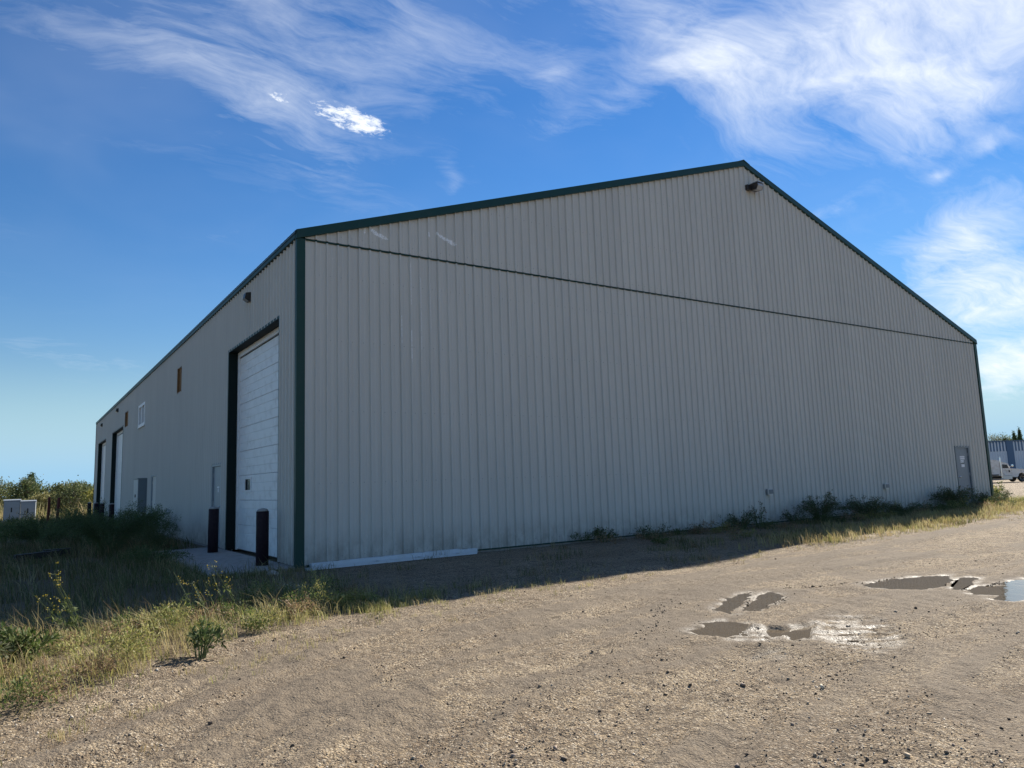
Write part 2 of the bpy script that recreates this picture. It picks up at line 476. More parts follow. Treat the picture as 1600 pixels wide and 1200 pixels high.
class MB:
    def __init__(s):
        s.v = []
        s.f = []

    def add(s, vs, fs):
        k = len(s.v)
        s.v += [tuple(x) for x in vs]
        s.f += [tuple(i + k for i in f) for f in fs]
        return s

    def box(s, x0, x1, y0, y1, z0, z1):
        vs = [(x, y, z) for z in (z0, z1) for y in (y0, y1) for x in (x0, x1)]
        return s.add(vs, [(0, 2, 3, 1), (4, 5, 7, 6), (0, 1, 5, 4), (2, 6, 7, 3), (0, 4, 6, 2), (1, 3, 7, 5)])

    def bbox(s, x0, x1, y0, y1, z0, z1, b=.01):
        """box with chamfered vertical and top edges"""
        def ring(i, z):
            x0_, x1_, y0_, y1_ = x0 + i, x1 - i, y0 + i, y1 - i
            c = b
            return [(x0_ + c, y0_, z), (x1_ - c, y0_, z), (x1_, y0_ + c, z), (x1_, y1_ - c, z), (x1_ - c, y1_, z), (x0_ + c, y1_, z), (x0_, y1_ - c, z), (x0_, y0_ + c, z)]
        vs = ring(0, z0) + ring(0, z1 - b) + ring(b, z1)
        fs = [tuple(range(7, -1, -1)), tuple(range(16, 24))]
        for k in (0, 8):
            fs += [(k + i, k + (i + 1) % 8, k + 8 + (i + 1) % 8, k + 8 + i) for i in range(8)]
        return s.add(vs, fs)

    def lathe(s, prof, n=16, c=(0, 0, 0), axis='z'):
        vs = []
        for (r, z) in prof:
            for i in range(n):
                a = 2 * math.pi * i / n
                p = (r * math.cos(a), r * math.sin(a), z)
                if axis == 'y':
                    p = (p[0], p[2], p[1])
                elif axis == 'x':
                    p = (p[2], p[0], p[1])
                vs.append((c[0] + p[0], c[1] + p[1], c[2] + p[2]))
        fs = []
        for k in range(len(prof) - 1):
            for i in range(n):
                fs.append((k * n + i, k * n + (i + 1) % n, (k + 1) * n + (i + 1) % n, (k + 1) * n + i))
        fs.append(tuple(range(n - 1, -1, -1)))
        fs.append(tuple((len(prof) - 1) * n + i for i in range(n)))
        return s.add(vs, fs)

    def tube(s, pts, rad, n=6):
        """rad: one number or one per point"""
        pts = [Vector(p) for p in pts]
        rad = [rad] * len(pts) if not hasattr(rad, '__len__') else rad
        vs = []
        for i, p in enumerate(pts):
            d = (pts[min(i + 1, len(pts) - 1)] - pts[max(i - 1, 0)]).normalized()
            a = d.orthogonal().normalized()
            b = d.cross(a)
            for j in range(n):
                t_ = 2 * math.pi * j / n
                vs.append(p + (a * math.cos(t_) + b * math.sin(t_)) * rad[i])
        fs = []
        for k in range(len(pts) - 1):
            for i in range(n):
                fs.append((k * n + i, k * n + (i + 1) % n, (k + 1) * n + (i + 1) % n, (k + 1) * n + i))
        fs.append(tuple(range(n - 1, -1, -1)))
        fs.append(tuple((len(pts) - 1) * n + i for i in range(n)))
        return s.add(vs, fs)

    def prism(s, poly, a0, a1, axis='y'):
        """extrude a 2-D outline; axis y: outline is (x, z); axis x: outline is (y, z); axis z: (x, y)"""
        n = len(poly)
        def P(p, a):
            return {'y': (p[0], a, p[1]), 'x': (a, p[0], p[1]), 'z': (p[0], p[1], a)}[axis]
        vs = [P(p, a0) for p in poly] + [P(p, a1) for p in poly]
        fs = [tuple(range(n)), tuple(range(2 * n - 1, n - 1, -1))]
        fs += [(i, n + i, n + (i + 1) % n, (i + 1) % n) for i in range(n)]
        return s.add(vs, fs)

    def mesh(s, name, mat, smooth=False):
        me = bpy.data.meshes.new(name)
        me.from_pydata(s.v, [], s.f)
        import bmesh
        bm = bmesh.new()
        bm.from_mesh(me)
        bmesh.ops.recalc_face_normals(bm, faces=bm.faces)
        bm.to_mesh(me)
        bm.free()
        me.materials.append(mat)
        if smooth:
            for p in me.polygons:
                p.use_smooth = True
        return me

    def build(s, name, mat, parent=None, loc=None, smooth=False):
        return link(name, s.mesh(name, mat, smooth), parent, loc)


# ------------------------------------------------------------------ numpy noise
_perm = np.random.default_rng(3).permutation(4096)
_gr = np.random.default_rng(4).uniform(0, 2 * np.pi, 4096)


def perlin(x, y):
    xi = np.floor(x).astype(int)
    yi = np.floor(y).astype(int)
    xf, yf = x - xi, y - yi
    sx = xf * xf * xf * (xf * (xf * 6 - 15) + 10)
    sy = yf * yf * yf * (yf * (yf * 6 - 15) + 10)

    def g(ix, iy, dx, dy):
        h = _gr[_perm[(_perm[ix & 4095] + iy) & 4095]]
        return np.cos(h) * dx + np.sin(h) * dy
    a = g(xi, yi, xf, yf)
    b = g(xi + 1, yi, xf - 1, yf)
    c = g(xi, yi + 1, xf, yf - 1)
    d = g(xi + 1, yi + 1, xf - 1, yf - 1)
    return (a + (b - a) * sx) * (1 - sy) + (c + (d - c) * sx) * sy


def fbm(x, y, f, o=4, g=.5):
    r = np.zeros_like(x)
    a = 1.0
    for i in range(o):
        r += a * perlin(x * f + 17.3 * i, y * f - 9.1 * i)
        f *= 2.03
        a *= g
    return r


def ss(x, a, b):
    t_ = np.clip((x - a) / (b - a), 0, 1)
    return t_ * t_ * (3 - 2 * t_)


# ------------------------------------------------------------------ ground height and zones
ROAD_X = [-40, -14, -8, -4.4, -3.39, -2.72, -1.46, -.31, 3.94, 8.5, 15.85, 24.3, 32, 60, 120]
ROAD_Y = [-34, -14, -10.3, -8.0, -7.3, -6.6, -5.75, -5.35, -4.55, -4.6, -4.1, -2.5, -1.2, 1, 8]


def road_d(x, y):
    """metres beyond the edge of the gravel, positive in the verge"""
    return y - np.interp(x, ROAD_X, ROAD_Y)


ZW = -0.075        # water level
PUDDLES = [
    [(1.74, -8.61), (1.80, -8.32), (2.27, -8.04), (2.75, -7.84), (3.0, -7.83), (2.6, -8.12), (2.0, -8.42), (1.83, -8.52)],
    [(1.95, -8.56), (2.35, -8.32), (2.9, -8.06), (3.2, -7.95), (3.15, -8.15), (2.88, -8.36), (2.61, -8.46), (2.1, -8.66)],
    [(.72, -9.10), (.81, -8.85), (1.02, -8.86), (1.16, -8.73), (1.41, -8.77), (1.47, -9.02), (1.30, -9.16), (1.02, -9.28), (.86, -9.26), (.78, -9.14)],
    [(1.12, -9.55), (1.25, -9.37), (1.39, -9.29), (1.46, -9.42), (1.83, -9.47), (1.5, -9.68), (1.23, -9.82), (1.07, -9.78), (1.24, -9.62)],
    [(4.25, -8.55), (4.45, -8.40), (5.09, -8.43), (5.6, -8.58), (5.85, -8.74), (5.4, -9.0), (4.93, -9.15), (4.5, -9.10), (4.29, -8.80)],
    [(4.75, -9.32), (5.1, -9.12), (5.67, -8.95), (5.95, -9.04), (5.4, -9.24), (4.78, -9.44)],
    [(4.80, -9.46), (5.15, -9.40), (5.35, -9.62), (5.62, -9.46), (6.1, -9.55), (6.5, -9.85), (6.0, -10.2), (5.2, -10.28), (4.7, -10.15), (4.34, -10.12), (4.30, -9.95), (4.62, -9.84), (4.5, -9.66)],
]


# the corner points above were taken on the level of the floor slab; carry them down to the yard
DOWN = 1.05


def down(x, y):
    return CAM[0] + (x - CAM[0]) * DOWN, CAM[1] + (y - CAM[1]) * DOWN


PUDDLES = [[down(x, y) for x, y in p] for p in PUDDLES]


def poly_sd(x, y, poly):
    """signed distance, positive inside"""
    P = np.array(poly)
    Q = np.roll(P, -1, 0)
    d2 = np.full(x.shape, 1e9)
    ins = np.zeros(x.shape, bool)
    for (ax, ay), (bx, by) in zip(P, Q):
        ex, ey = bx - ax, by - ay
        t_ = np.clip(((x - ax) * ex + (y - ay) * ey) / (ex * ex + ey * ey), 0, 1)
        d2 = np.minimum(d2, (x - ax - t_ * ex) ** 2 + (y - ay - t_ * ey) ** 2)
        c = ((ay > y) != (by > y)) & (x < (bx - ax) * (y - ay) / (by - ay + 1e-12) + ax)
        ins ^= c
    d = np.sqrt(d2)
    return np.where(ins, d, -d)


def pud_sd(x, y):
    s = np.full(x.shape, -9.0)
    near = (x > -.8) & (x < 9.0) & (y > -12) & (y < -6)
    if near.any():
        xs, ys = x[near], y[near]
        b = np.full(xs.shape, -9.0)
        for p in PUDDLES:
            b = np.maximum(b, poly_sd(xs, ys, p))
        s[near] = b
    return s


def seep(x, y):
    """the churned wet mud beside the puddles"""
    x = CAM[0] + (x - CAM[0]) / DOWN
    y = CAM[1] + (y - CAM[1]) / DOWN
    a = np.exp(-(((x - 1.75) * .8 + (y + 9.95) * .62) / .80) ** 2 - (((x - 1.75) * -.62 + (y + 9.95) * .8) / .34) ** 2)
    b = .5 * np.exp(-((x - .55) / .22) ** 2 - ((y + 9.95) / .18) ** 2)
    c = .8 * np.exp(-((x - 1.0) / .35) ** 2 - ((y + 9.35) / .35) ** 2)
    return np.clip(a + b + c, 0, 1)


PAD = (-1.55, 0.0, -.02, 6.95)      # concrete apron x0 x1 y0 y1


def height(x, y):
    x = np.asarray(x, float)
    y = np.asarray(y, float)
    d = np.hypot(x - CAM[0], y - CAM[1])
    far = ss(d, 20, 60)
    rd = road_d(x, y)
    veg = ss(rd, -.3, 1.2)
    h = -.065 + .035 * fbm(x, y, .22, 3) * (1 - far) + .6 * far * fbm(x, y, .012, 3)
    # tyre ruts run along the road
    rut = fbm(x * .10 + 3, rd * 1.35, 1.0, 3) + .35 * fbm(x * .16 + 31, rd * 2.9, 1.0, 2) + .5 * fbm((x * .9 + y * .43) * .2 + 9, (y * .9 - x * .43) * 1.9, 1.0, 2)
    h += (1 - veg) * .070 * rut * (1 - ss(d, 12, 40))
    h += (1 - ss(d, 9, 16)) * (.016 * fbm(x, y, 2.2, 3) + .010 * fbm(x, y, 9, 3, .6))
    h += veg * (1 - far) * .06 * fbm(x, y, .9, 3)
    # low bank in the rough grass by the road
    h += .10 * np.exp(-((rd - 1.4) / 1.1) ** 2) * ss(-x, 0, 2.5)
    # flat beside the building
    bx = np.clip(x, -.2, 27.7)
    by = np.clip(y, -.2, 44.4)
    bd = np.hypot(x - bx, y - by)
    wgt = 1 - ss(bd, .2, 1.6)
    h = h * (1 - wgt) + wgt * (-.07 + .012 * fbm(x, y, 1.7, 3))
    # under the apron
    pd = (x > PAD[0] - .05) & (x < .1) & (y > PAD[2] - .05) & (y < PAD[3] + .05)
    h = np.where(pd, np.minimum(h, -.06), h)
    # the yard falls away to the east
    h -= 1.38 * ss(x * .927 + y * .375, 31, 92)
    # puddles
    sd = pud_sd(x, y)
    rim = ss(sd, -.55, -.02)
    fine = .010 * fbm(x, y, 5.5, 3, .6) + .006 * fbm(x, y, 24, 2)
    flat = ZW + .000 - .26 * np.clip(sd, 0, .15) + fine * np.where(sd > .10, .6, 1.05) + .10 * np.clip(-sd, 0, .3)
    h = h * (1 - rim) + flat * rim
    sp = seep(x, y)
    k = ss(sp, .02, .18) * (1 - ss(sd, -.05, .02)) * ss(x, .75, 1.05)
    h = h * (1 - k) + k * (ZW + .003 + .035 * (1 - ss(sp, .1, .75)) + 1.9 * fine)
    return h


# tessellation rings round the standpoint: fine near, coarse far
a_c = yaw
A0 = np.linspace(-R_(44), R_(44), 640)
A1 = np.linspace(R_(44), 2 * np.pi - R_(44), 92)[1:-1]
ang = np.concatenate([A0, A1]) + a_c
rads = [0.25, .8, 1.5, 2.2]
while rads[-1] < 2600:
    r = rads[-1]
    rads.append(r + max(.018, (.0042 * r if r < 16 else .012 * r if r < 60 else .06 * r)) if r > 2.9 else r + .12)
rads = np.array(rads)
NA, NR = len(ang), len(rads)
RX = CAM[0] + rads[:, None] * np.sin(ang)[None, :]
RY = CAM[1] + rads[:, None] * np.cos(ang)[None, :]
gx, gy = RX.ravel(), RY.ravel()
gz = height(gx, gy)
ii, jj = np.meshgrid(np.arange(NR - 1), np.arange(NA), indexing='ij')
j2 = (jj + 1) % NA
quads = np.stack([ii * NA + jj, ii * NA + j2, (ii + 1) * NA + j2, (ii + 1) * NA + jj], -1).reshape(-1, 4)[:, ::-1]
gd = road_d(gx, gy)
sdg = pud_sd(gx, gy)
wet = np.clip(.8 * ss(sdg, -.16, -.0) * np.clip(.55 + 1.6 * fbm(gx, gy, 4.2, 3), 0, 1) + .85 * ss(seep(gx, gy), .15, .6) * np.clip(.60 + 1.9 * fbm(gx * .8 - gy * .6, (gy * .8 + gx * .6) * 3, 2.4, 3), 0, 1), 0, 1)
dist = np.hypot(gx - CAM[0], gy - CAM[1])
left = ss(-gx, -1.5, 1.8)
soil = ss(gd + .5 * fbm(gx, gy, .8, 3), .1, .9) * np.clip(.12 + .88 * left + .25 * fbm(gx, gy, .7, 3), 0, 1)
soil = np.maximum(soil, ss(gx, 8, 14) * ss(gd, .0, 1.0) * .8 * (gx < 34))
soil = np.maximum(soil, ss(gy, 40, 50))
soil *= 1 - ss(gx * .927 + gy * .375, 36, 46) * (gy < 40 + 0 * gx)


def track_f(x, y, sd):
    """worn, fine-packed dark bands and damp patches of the gravel, 0..1"""
    def blob(cx, cy, a, b, th):
        dx, dy = x - cx, y - cy
        u_ = (dx * math.cos(th) + dy * math.sin(th)) / a
        v_ = (-dx * math.sin(th) + dy * math.cos(th)) / b
        return np.exp(-(u_ * u_ + v_ * v_) ** 1.5)
    rd_ = road_d(x, y)
    on = (rd_ < -.1)
    t_ = blob(-2.85, -8.3, .75, .20, .36) + .9 * blob(-1.05, -9.1, .60, .14, .2) + .8 * blob(.05, -9.45, .6, .13, -.1) + .7 * blob(-1.1, -10.9, .5, .2, .3) + .6 * blob(1.5, -10.9, .8, .25, .2)
    t_ = 1.2 * t_ * (.8 + .8 * fbm(x, y, 2.4, 4))
    t_ = t_ + .75 * ss(fbm(x * .10 + 3, rd_ * 1.35, 1.0, 4), .04, .28) * on
    t_ = t_ + .70 * ss(fbm(x * .16 + 31, rd_ * 2.9 + .6 * fbm(x, y, .5, 2), 1.0, 3), .05, .26) * on * ss(fbm(x - 11, y + 5, .35, 3), -.25, .15)
    t_ = t_ + .8 * np.exp(-((np.minimum(sd, 0) + .05) / .6) ** 2) * np.clip(.6 + 1.3 * fbm(x, y, 1.6, 4), 0, 1)
    t_ = t_ + .75 * ss(fbm(x + 40, y, .55, 5, .6), .06, .34) * on
    return np.clip(t_, 0, 1)


track = track_f(gx, gy, sdg)
starts = np.arange(len(quads)) * 4
me = raw_mesh('ground', np.stack([gx, gy, gz], -1), np.concatenate([quads.ravel(), np.arange(NA)[::-1]]), np.append(starts, len(quads) * 4), M['ground'], np.stack([wet, soil, track], -1), 'Zone', True)
ground = link('ground', me)
tag(ground, kind='structure')

# puddle water: one sheet per puddle, a little larger than its shore
for p in PUDDLES[:2] + PUDDLES[2:4] + PUDDLES[4:6] + PUDDLES[6:]:
    P = np.array(p)
    c = P.mean(0)
    d = P - c
    P = c + d * (1 + .09 / np.maximum(np.hypot(d[:, 0], d[:, 1]), .05))[:, None]
    mb = MB()
    mb.add([(x, y, ZW) for x, y in P], [tuple(range(len(P)))])
    tag(mb.build('puddle', M['water']), kind='structure')
for (cx, cy, a, b, th) in ((1.75, -9.95, .62, .27, -.66),):
    cx, cy = down(cx, cy)
    mb = MB()
    mb.add([(cx + a * math.cos(t_) * math.cos(th) - b * math.sin(t_) * math.sin(th), cy + a * math.cos(t_) * math.sin(th) + b * math.sin(t_) * math.cos(th), ZW - .002) for t_ in np.linspace(0, 2 * math.pi, 24, endpoint=False)], [tuple(range(24))])
    tag(mb.build('puddle', M['water']), kind='structure')

# concrete apron in front of the near overhead door
mb = MB()
mb.bbox(PAD[0], PAD[1] - .012, PAD[2], 3.30, -.25, -.015, .012)
mb.bbox(PAD[0], PAD[1] - .012, 3.312, PAD[3], -.25, -.018, .012)
tag(mb.build('concrete_apron', M['concrete']), kind='structure')

# ------------------------------------------------------------------ the metal building
WID, LEN, HE, HR = 27.5, 44.2, 6.284, 10.79
SL = (HR - HE) / (WID / 2)
RIB = WID * .00829
bld = thing('metal_building', 'large taupe ribbed metal warehouse with dark green trim and a low gable roof', 'building')


def profile(phase):
    """one sheet of four major ribs, two shallow ones between each pair: (offset, depth)"""
    pts = []
    for k in range(4):
        o = k * RIB
        pts += [(o, 0.0), (o + .016, .044), (o + .038, .044), (o + .052, 0.0)]
        for q in (.098, .156):
            pts += [(o + q, 0.0), (o + q + .007, .0045), (o + q + .019, .0045), (o + q + .026, 0.0)]
    return pts


PROF = profile(0)
SHEET = 4 * RIB


def sheet_mesh(a, b, lo, hi, frame, openings=(), start=0.0, proud=0.0):
    """sheet metal between u=a..b of a wall; start is where its rib pattern begins; lo/hi give z at u"""
    us = {round(a, 4), round(b, 4)}
    for k in range(2):
        for (o, _) in PROF:
            u_ = start + o + k * SHEET
            if a < u_ < b:
                us.add(round(u_, 4))
    for (u0_, u1_, z0_, z1_) in openings:
        for e in (u0_, u1_):
            if a < e < b:
                us.add(round(e, 4))
    us = sorted(us)
    pu = [start + o for o, _ in PROF] + [start + SHEET]
    pd_ = [d for _, d in PROF] + [0.0]

    def dep(u_):
        return float(np.interp(u_, pu, pd_)) + proud
    mb = MB()
    for ua, ub in zip(us[:-1], us[1:]):
        um = (ua + ub) / 2
        cuts = sorted([(z0_, z1_) for (u0_, u1_, z0_, z1_) in openings if u0_ < um < u1_])
        segs = []
        cur = None
        for (z0_, z1_) in cuts:
            segs.append((cur, z0_))
            cur = z1_
        segs.append((cur, None))
        for (s0, s1) in segs:
            la, lb = (lo(ua), lo(ub)) if s0 is None else (s0, s0)
            ha, hb = (hi(ua), hi(ub)) if s1 is None else (s1, s1)
            if ha - la < 1e-4 and hb - lb < 1e-4:
                continue
            mb.add([frame(ua, la, dep(ua)), frame(ub, lb, dep(ub)), frame(ub, hb, dep(ub)), frame(ua, ha, dep(ua))], [(0, 1, 2, 3)])
    me_ = bpy.data.meshes.new('wall_panel')
    me_.from_pydata(mb.v, [], mb.f)
    me_.materials.append(M['wall'])
    return me_


fr_front = lambda u_, z, d: (u_, -.006 - d, z)
fr_side = lambda u_, z, d: (-.006 - d, u_, z)
LINE = HE - .02          # eave-height joint on the front wall
MAN_F = (24.93, 25.97, -1, 2.15)
SIDE_OPEN = [(1.15, 5.51, -1, 4.93), (28.2, 33.32, -1, 4.89), (36.96, 42.0, -1, 4.82), (6.17, 7.29, -1, 2.13), (16.87, 18.15, -1, 2.13),
             (12.14, 12.96, 4.75, 5.60), (20.32, 22.30, 4.32, 5.30), (26.24, 27.52, 4.76, 5.52)]


def rake(u_):
    return HE + SL * (WID / 2 - abs(u_ - WID / 2)) - .0


def screw_rows(frame, u0_, u1_, rows, top, openings, parent):
    mb = MB()
    u_ = u0_
    while u_ < u1_:
        for z in rows:
            if z < top(u_) - .1 and not any(a - .03 < u_ < b + .03 and c < z < d for a, b, c, d in openings):
                q = [frame(u_ + dx, z + dz, dd) for dd in (.0, .006) for dx, dz in ((-.008, 0), (0, -.008), (.008, 0), (0, .008))]
                mb.add(q, [(4, 5, 6, 7), (0, 1, 5, 4), (1, 2, 6, 5), (2, 3, 7, 6), (3, 0, 4, 7)])
        u_ += RIB
    o = mb.build('screw_heads', M['elec'], parent)
    o['kind'] = 'stuff'


# backing walls carry the sheets
mb = MB()
mb.prism([(.10, -.06), (MAN_F[0], -.06), (MAN_F[0], MAN_F[3]), (MAN_F[1], MAN_F[3]), (MAN_F[1], -.06), (WID - .1, -.06), (WID - .1, HE), (WID / 2, HR - .05), (.10, HE)], .002, .12, 'y')
front_wall = mb.build('front_wall', M['wall'], bld)
first = .32 - .012
k = 0
segs = [(.108, first, first - SHEET)]
u_ = first
while u_ < WID - .05:
    segs.append((u_, min(u_ + SHEET - .003, WID - .05), u_))
    u_ += SHEET
for (a, b, st) in segs:
    pr = random.uniform(0, .002)
    link('wall_panel', sheet_mesh(a, b, lambda q: 0.0, lambda q: LINE, fr_front, [MAN_F], st, pr), front_wall)
    pr = random.uniform(0, .002)
    link('wall_panel', sheet_mesh(a, b, lambda q: LINE + .045, rake, fr_front, (), st, pr), front_wall)

screw_rows(fr_front, .34 + .07, WID - .1, (.12, 1.5, 2.9, 4.3, 5.6, 6.45, 7.6, 8.9, 10.0), lambda q: HE + SL * (WID / 2 - abs(q - WID / 2)), [MAN_F], front_wall)
mb = MB()
# side wall backing with its openings: built as strips between the openings
cutsY = sorted({.002, LEN} | {e for o_ in SIDE_OPEN for e in o_[:2]})
for ya, yb in zip(cutsY[:-1], cutsY[1:]):
    ym = (ya + yb) / 2
    z = -.06
    for (o0, o1, z0_, z1_) in sorted([o_ for o_ in SIDE_OPEN if o_[0] < ym < o_[1]], key=lambda q: q[2]):
        if z0_ > z:
            mb.box(.002, .12, ya, yb, z, z0_)
        z = z1_
    mb.box(.002, .12, ya, yb, z, HE)
side_wall = mb.build('side_wall', M['wall'], bld)
u_ = -.0
segs = [(.09, .14, .14 - SHEET)]
u_ = .14
while u_ < LEN - .05:
    segs.append((u_, min(u_ + SHEET - .003, LEN - .05), u_))
    u_ += SHEET
for (a, b, st) in segs:
    pr = random.uniform(0, .002)
    link('wall_panel', sheet_mesh(a, b, lambda q: 0.0, lambda q: HE, fr_side, SIDE_OPEN, st, pr), side_wall)

# far walls and the floor slab edge
mb = MB()
mb.box(WID - .12, WID, .12, LEN, -.06, HE)
mb.build('east_wall', M['wall'], bld)
mb = MB()
mb.prism([(.12, -.06), (WID - .12, -.06), (WID - .12, HE), (WID / 2, HR - .05), (.12, HE)], LEN - .12, LEN, 'y')
mb.build('rear_wall', M['wall'], bld)
mb = MB()
mb.box(.02, WID - .02, -.002, .10, -.30, -.004)
mb.box(.0, .10, .10, 1.15, -.30, -.006)
mb.box(.0, .10, 5.51, LEN, -.30, -.006)
mb.build('foundation', M['concrete'], bld)

# roof sheets with ribs down the slope, seen as a scalloped edge at the eave
RT = .15
OH = .09


def roof_slope(sgn):
    mb = MB()
    ys = []
    y_ = -.06
    while y_ < LEN + .06:
        ys += [(y_, 0), (y_ + .016, .026), (y_ + .045, .026), (y_ + .06, 0)]
        y_ += .2286
    xe, xr = (-OH, WID / 2) if sgn < 0 else (WID + OH, WID / 2)
    ze = HE - SL * OH + RT
    vs, fs = [], []
    for (yy, d) in ys:
        vs += [(xe, yy, ze + d), (xr, yy, HR + RT + d), (xe, yy, ze - .03), (xr, yy, HR + RT - .03)]
    for i in range(len(ys) - 1):
        a, b = i * 4, (i + 1) * 4
        fs += [(a, b, b + 1, a + 1), (a + 2, a + 3, b + 3, b + 2), (a, a + 2, b + 2, b)]
    mb.add(vs, fs)
    return mb


roof = roof_slope(-1).build('roof', M['roof'], bld)
roof_slope(1).build('roof', M['roof'], bld)
mb = MB()
mb.prism([(WID / 2 - .28, HR + RT - .28 * SL + .03), (WID / 2, HR + RT + .05), (WID / 2 + .28, HR + RT - .28 * SL + .03), (WID / 2, HR + RT + .02)], -.09, LEN + .05, 'y')
mb.build('ridge_cap', M['green'], bld)


def rake_trim(sgn):
    xa, xb = (-.07, WID / 2) if sgn < 0 else (WID + .07, WID / 2)
    za, zb = HE - SL * .07, HR
    mb = MB()
    y0, y1 = -.075, -.004
    o, i_ = [], []
    for (x, z) in ((xa, za), (xb, zb)):
        o.append([(x, y0, z), (x, y0, z + RT + .035), (x, y1, z + RT + .035), (x, y1, z), (x, y0 - .012, z + .002), (x, y0 - .012, z + .03)])
    vs = o[0] + o[1]
    fs = [(0, 6, 7, 1), (1, 7, 8, 2), (2, 8, 9, 3), (3, 9, 6, 0), (0, 1, 2, 3), (6, 9, 8, 7), (4, 10, 11, 5), (0, 4, 10, 6), (5, 11, 7, 1)]
    mb.add(vs, fs)
    mb.build('rake_trim', M['green'], bld)


rake_trim(-1)
rake_trim(1)
mb = MB()
mb.box(-OH + .012, -.030, .0, LEN, HE + .005, HE + .155)
mb.build('eave_trim', M['green'], bld)
mb = MB()
mb.box(WID + .002, WID + .08, .0, LEN, HE + .005, HE + .155)
mb.build('eave_trim', M['green'], bld)
mb = MB()
mb.add([(.13, -.030, LINE - .002), (WID - .10, -.030, LINE - .002), (WID - .10, -.042, LINE + .010), (.13, -.042, LINE + .010),
        (.13, -.042, LINE + .014), (WID - .10, -.042, LINE + .014), (WID - .10, -.008, LINE + .048), (.13, -.008, LINE + .048)],
       [(0, 1, 2, 3), (3, 2, 5, 4), (4, 5, 6, 7), (0, 3, 4, 7), (1, 6, 5, 2), (0, 7, 6, 1)])
mb.build('joint_flashing', M['green'], bld)


def corner(x, y, sx, sy, label=None):
    """L-shaped green corner trim; sx, sy point to the wall side"""
    mb = MB()
    t_ = .056
    a = .112
    xs = sorted([x - sx * t_, x + sx * a])
    ys = sorted([y - sy * t_, y + sy * .0])
    mb.box(xs[0], xs[1], ys[0], ys[1], -.03, HE - .002)
    xs = sorted([x - sx * t_, x])
    ys = sorted([y, y + sy * .045])
    mb.box(xs[0], xs[1], ys[0], ys[1], -.03, HE - .002)
    mb.build('corner_trim', M['green'], bld)


corner(0, 0, 1, 1)
corner(WID, 0, -1, 1)
corner(0, LEN, 1, -1)

# foot flashing
mb = MB()
mb.box(.17, MAN_F[0] - .01, -.032, -.001, -.028, -.001)
mb.box(MAN_F[1] + .01, WID - .17, -.032, -.001, -.028, -.001)
mb.build('base_flashing', M['green'], bld)


# overhead doors -----------------------------------------------------
def section_mesh(wd, ht):
    """one horizontal door leaf section with three pressed grooves"""
    prof = [(0, 0), (.006, .010)]
    n = 3
    for k in range(n):
        z0_ = ht * k / n
        if k:
            prof += [(z0_ - .010, .010), (z0_ - .004, .003), (z0_ + .004, .003), (z0_ + .010, .010)]
    prof += [(ht - .006, .010), (ht, 0)]
    mb = MB()
    vs, fs = [], []
    for z, d in prof:
        vs += [(-d, 0, z), (-d, wd, z)]
    vs += [(.04, 0, ht), (.04, wd, ht), (.04, 0, 0), (.04, wd, 0)]
    n_ = len(vs) // 2
    for i in range(n_ - 1):
        fs.append((2 * i, 2 * i + 1, 2 * i + 3, 2 * i + 2))
    mb.add(vs, fs)
    return mb.mesh('door_section', M['door_white'])


def overhead_door(y0, y1, zt, window):
    D = .21
    fr = .10
    mb = MB()        # green reveal: jambs and head, lining the opening; recess shade put into the colour
    mb.box(-.040, D - .031, y1 - .014, y1 - .002, -.01, zt - .002)
    mb.box(-.040, D - .031, y0 + .002, y0 + .014, -.01, zt - .002)
    mb.box(-.040, D - .031, y0 + .014, y1 - .014, zt - .014, zt - .002)
    jamb = mb.build('door_reveal', M['reveal'], bld)
    mb = MB()
    for ya, yb in ((y0 - .05, y0 - .002), (y1 + .002, y1 + .05)):
        mb.box(-.043, -.005, ya, yb, -.01, zt + .05)
    mb.box(-.043, -.005, y0 - .002, y1 + .002, zt + .002, zt + .05)
    mb.build('door_casing', M['green'], bld)
    mb = MB()        # white timber stop around the leaf
    mb.box(D - .03, D + .02, y1 - fr, y1, -.02, zt)
    mb.box(D - .03, D + .02, y0, y0 + fr * .35, -.02, zt)
    mb.box(D - .03, D + .02, y0 + fr * .35, y1 - fr, zt - .14, zt)
    door = mb.build('overhead_door', M['trim_white'], bld)
    n = 8
    ht = (zt - .16 + .0) / n
    sm = section_mesh(y1 - y0 - fr * 1.35 - .01, ht - .004)
    for k in range(n):
        link('door_section', sm, door, (D + .022, y0 + fr * .35 + .005, -.0 + k * ht))
    mb = MB()
    mb.box(D + .005, D + .06, y0 + .04, y1 - .1, -.02, .002)
    mb.build('rubber_seal', M['black'], door)
    mb = MB()
    mb.box(D + .07, D + .09, y0 + .02, y1 - .02, -.02, zt)
    mb.build('door_backing', M['dark'], door)
    if window:
        ya, yb, za, zb = window
        mb = MB()
        x0, x1 = D - .006, D + .014
        f_ = .05
        mb.box(x0, x1, ya - f_, yb + f_, za - f_, za)
        mb.box(x0, x1, ya - f_, yb + f_, zb, zb + f_)
        mb.box(x0, x1, ya - f_, ya, za, zb)
        mb.box(x0, x1, yb, yb + f_, za, zb)
        mb.build('window_frame', M['trim_white'], door)
        mb = MB()
        mb.box(D + .004, D + .012, ya, yb, za, zb)
        mb.build('window_pane', M['glass'], door)
    return door


overhead_door(1.15, 5.51, 4.93, (4.23, 4.72, 1.43, 1.69))
overhead_door(28.2, 33.32, 4.89, None)
overhead_door(36.96, 42.0, 4.82, None)


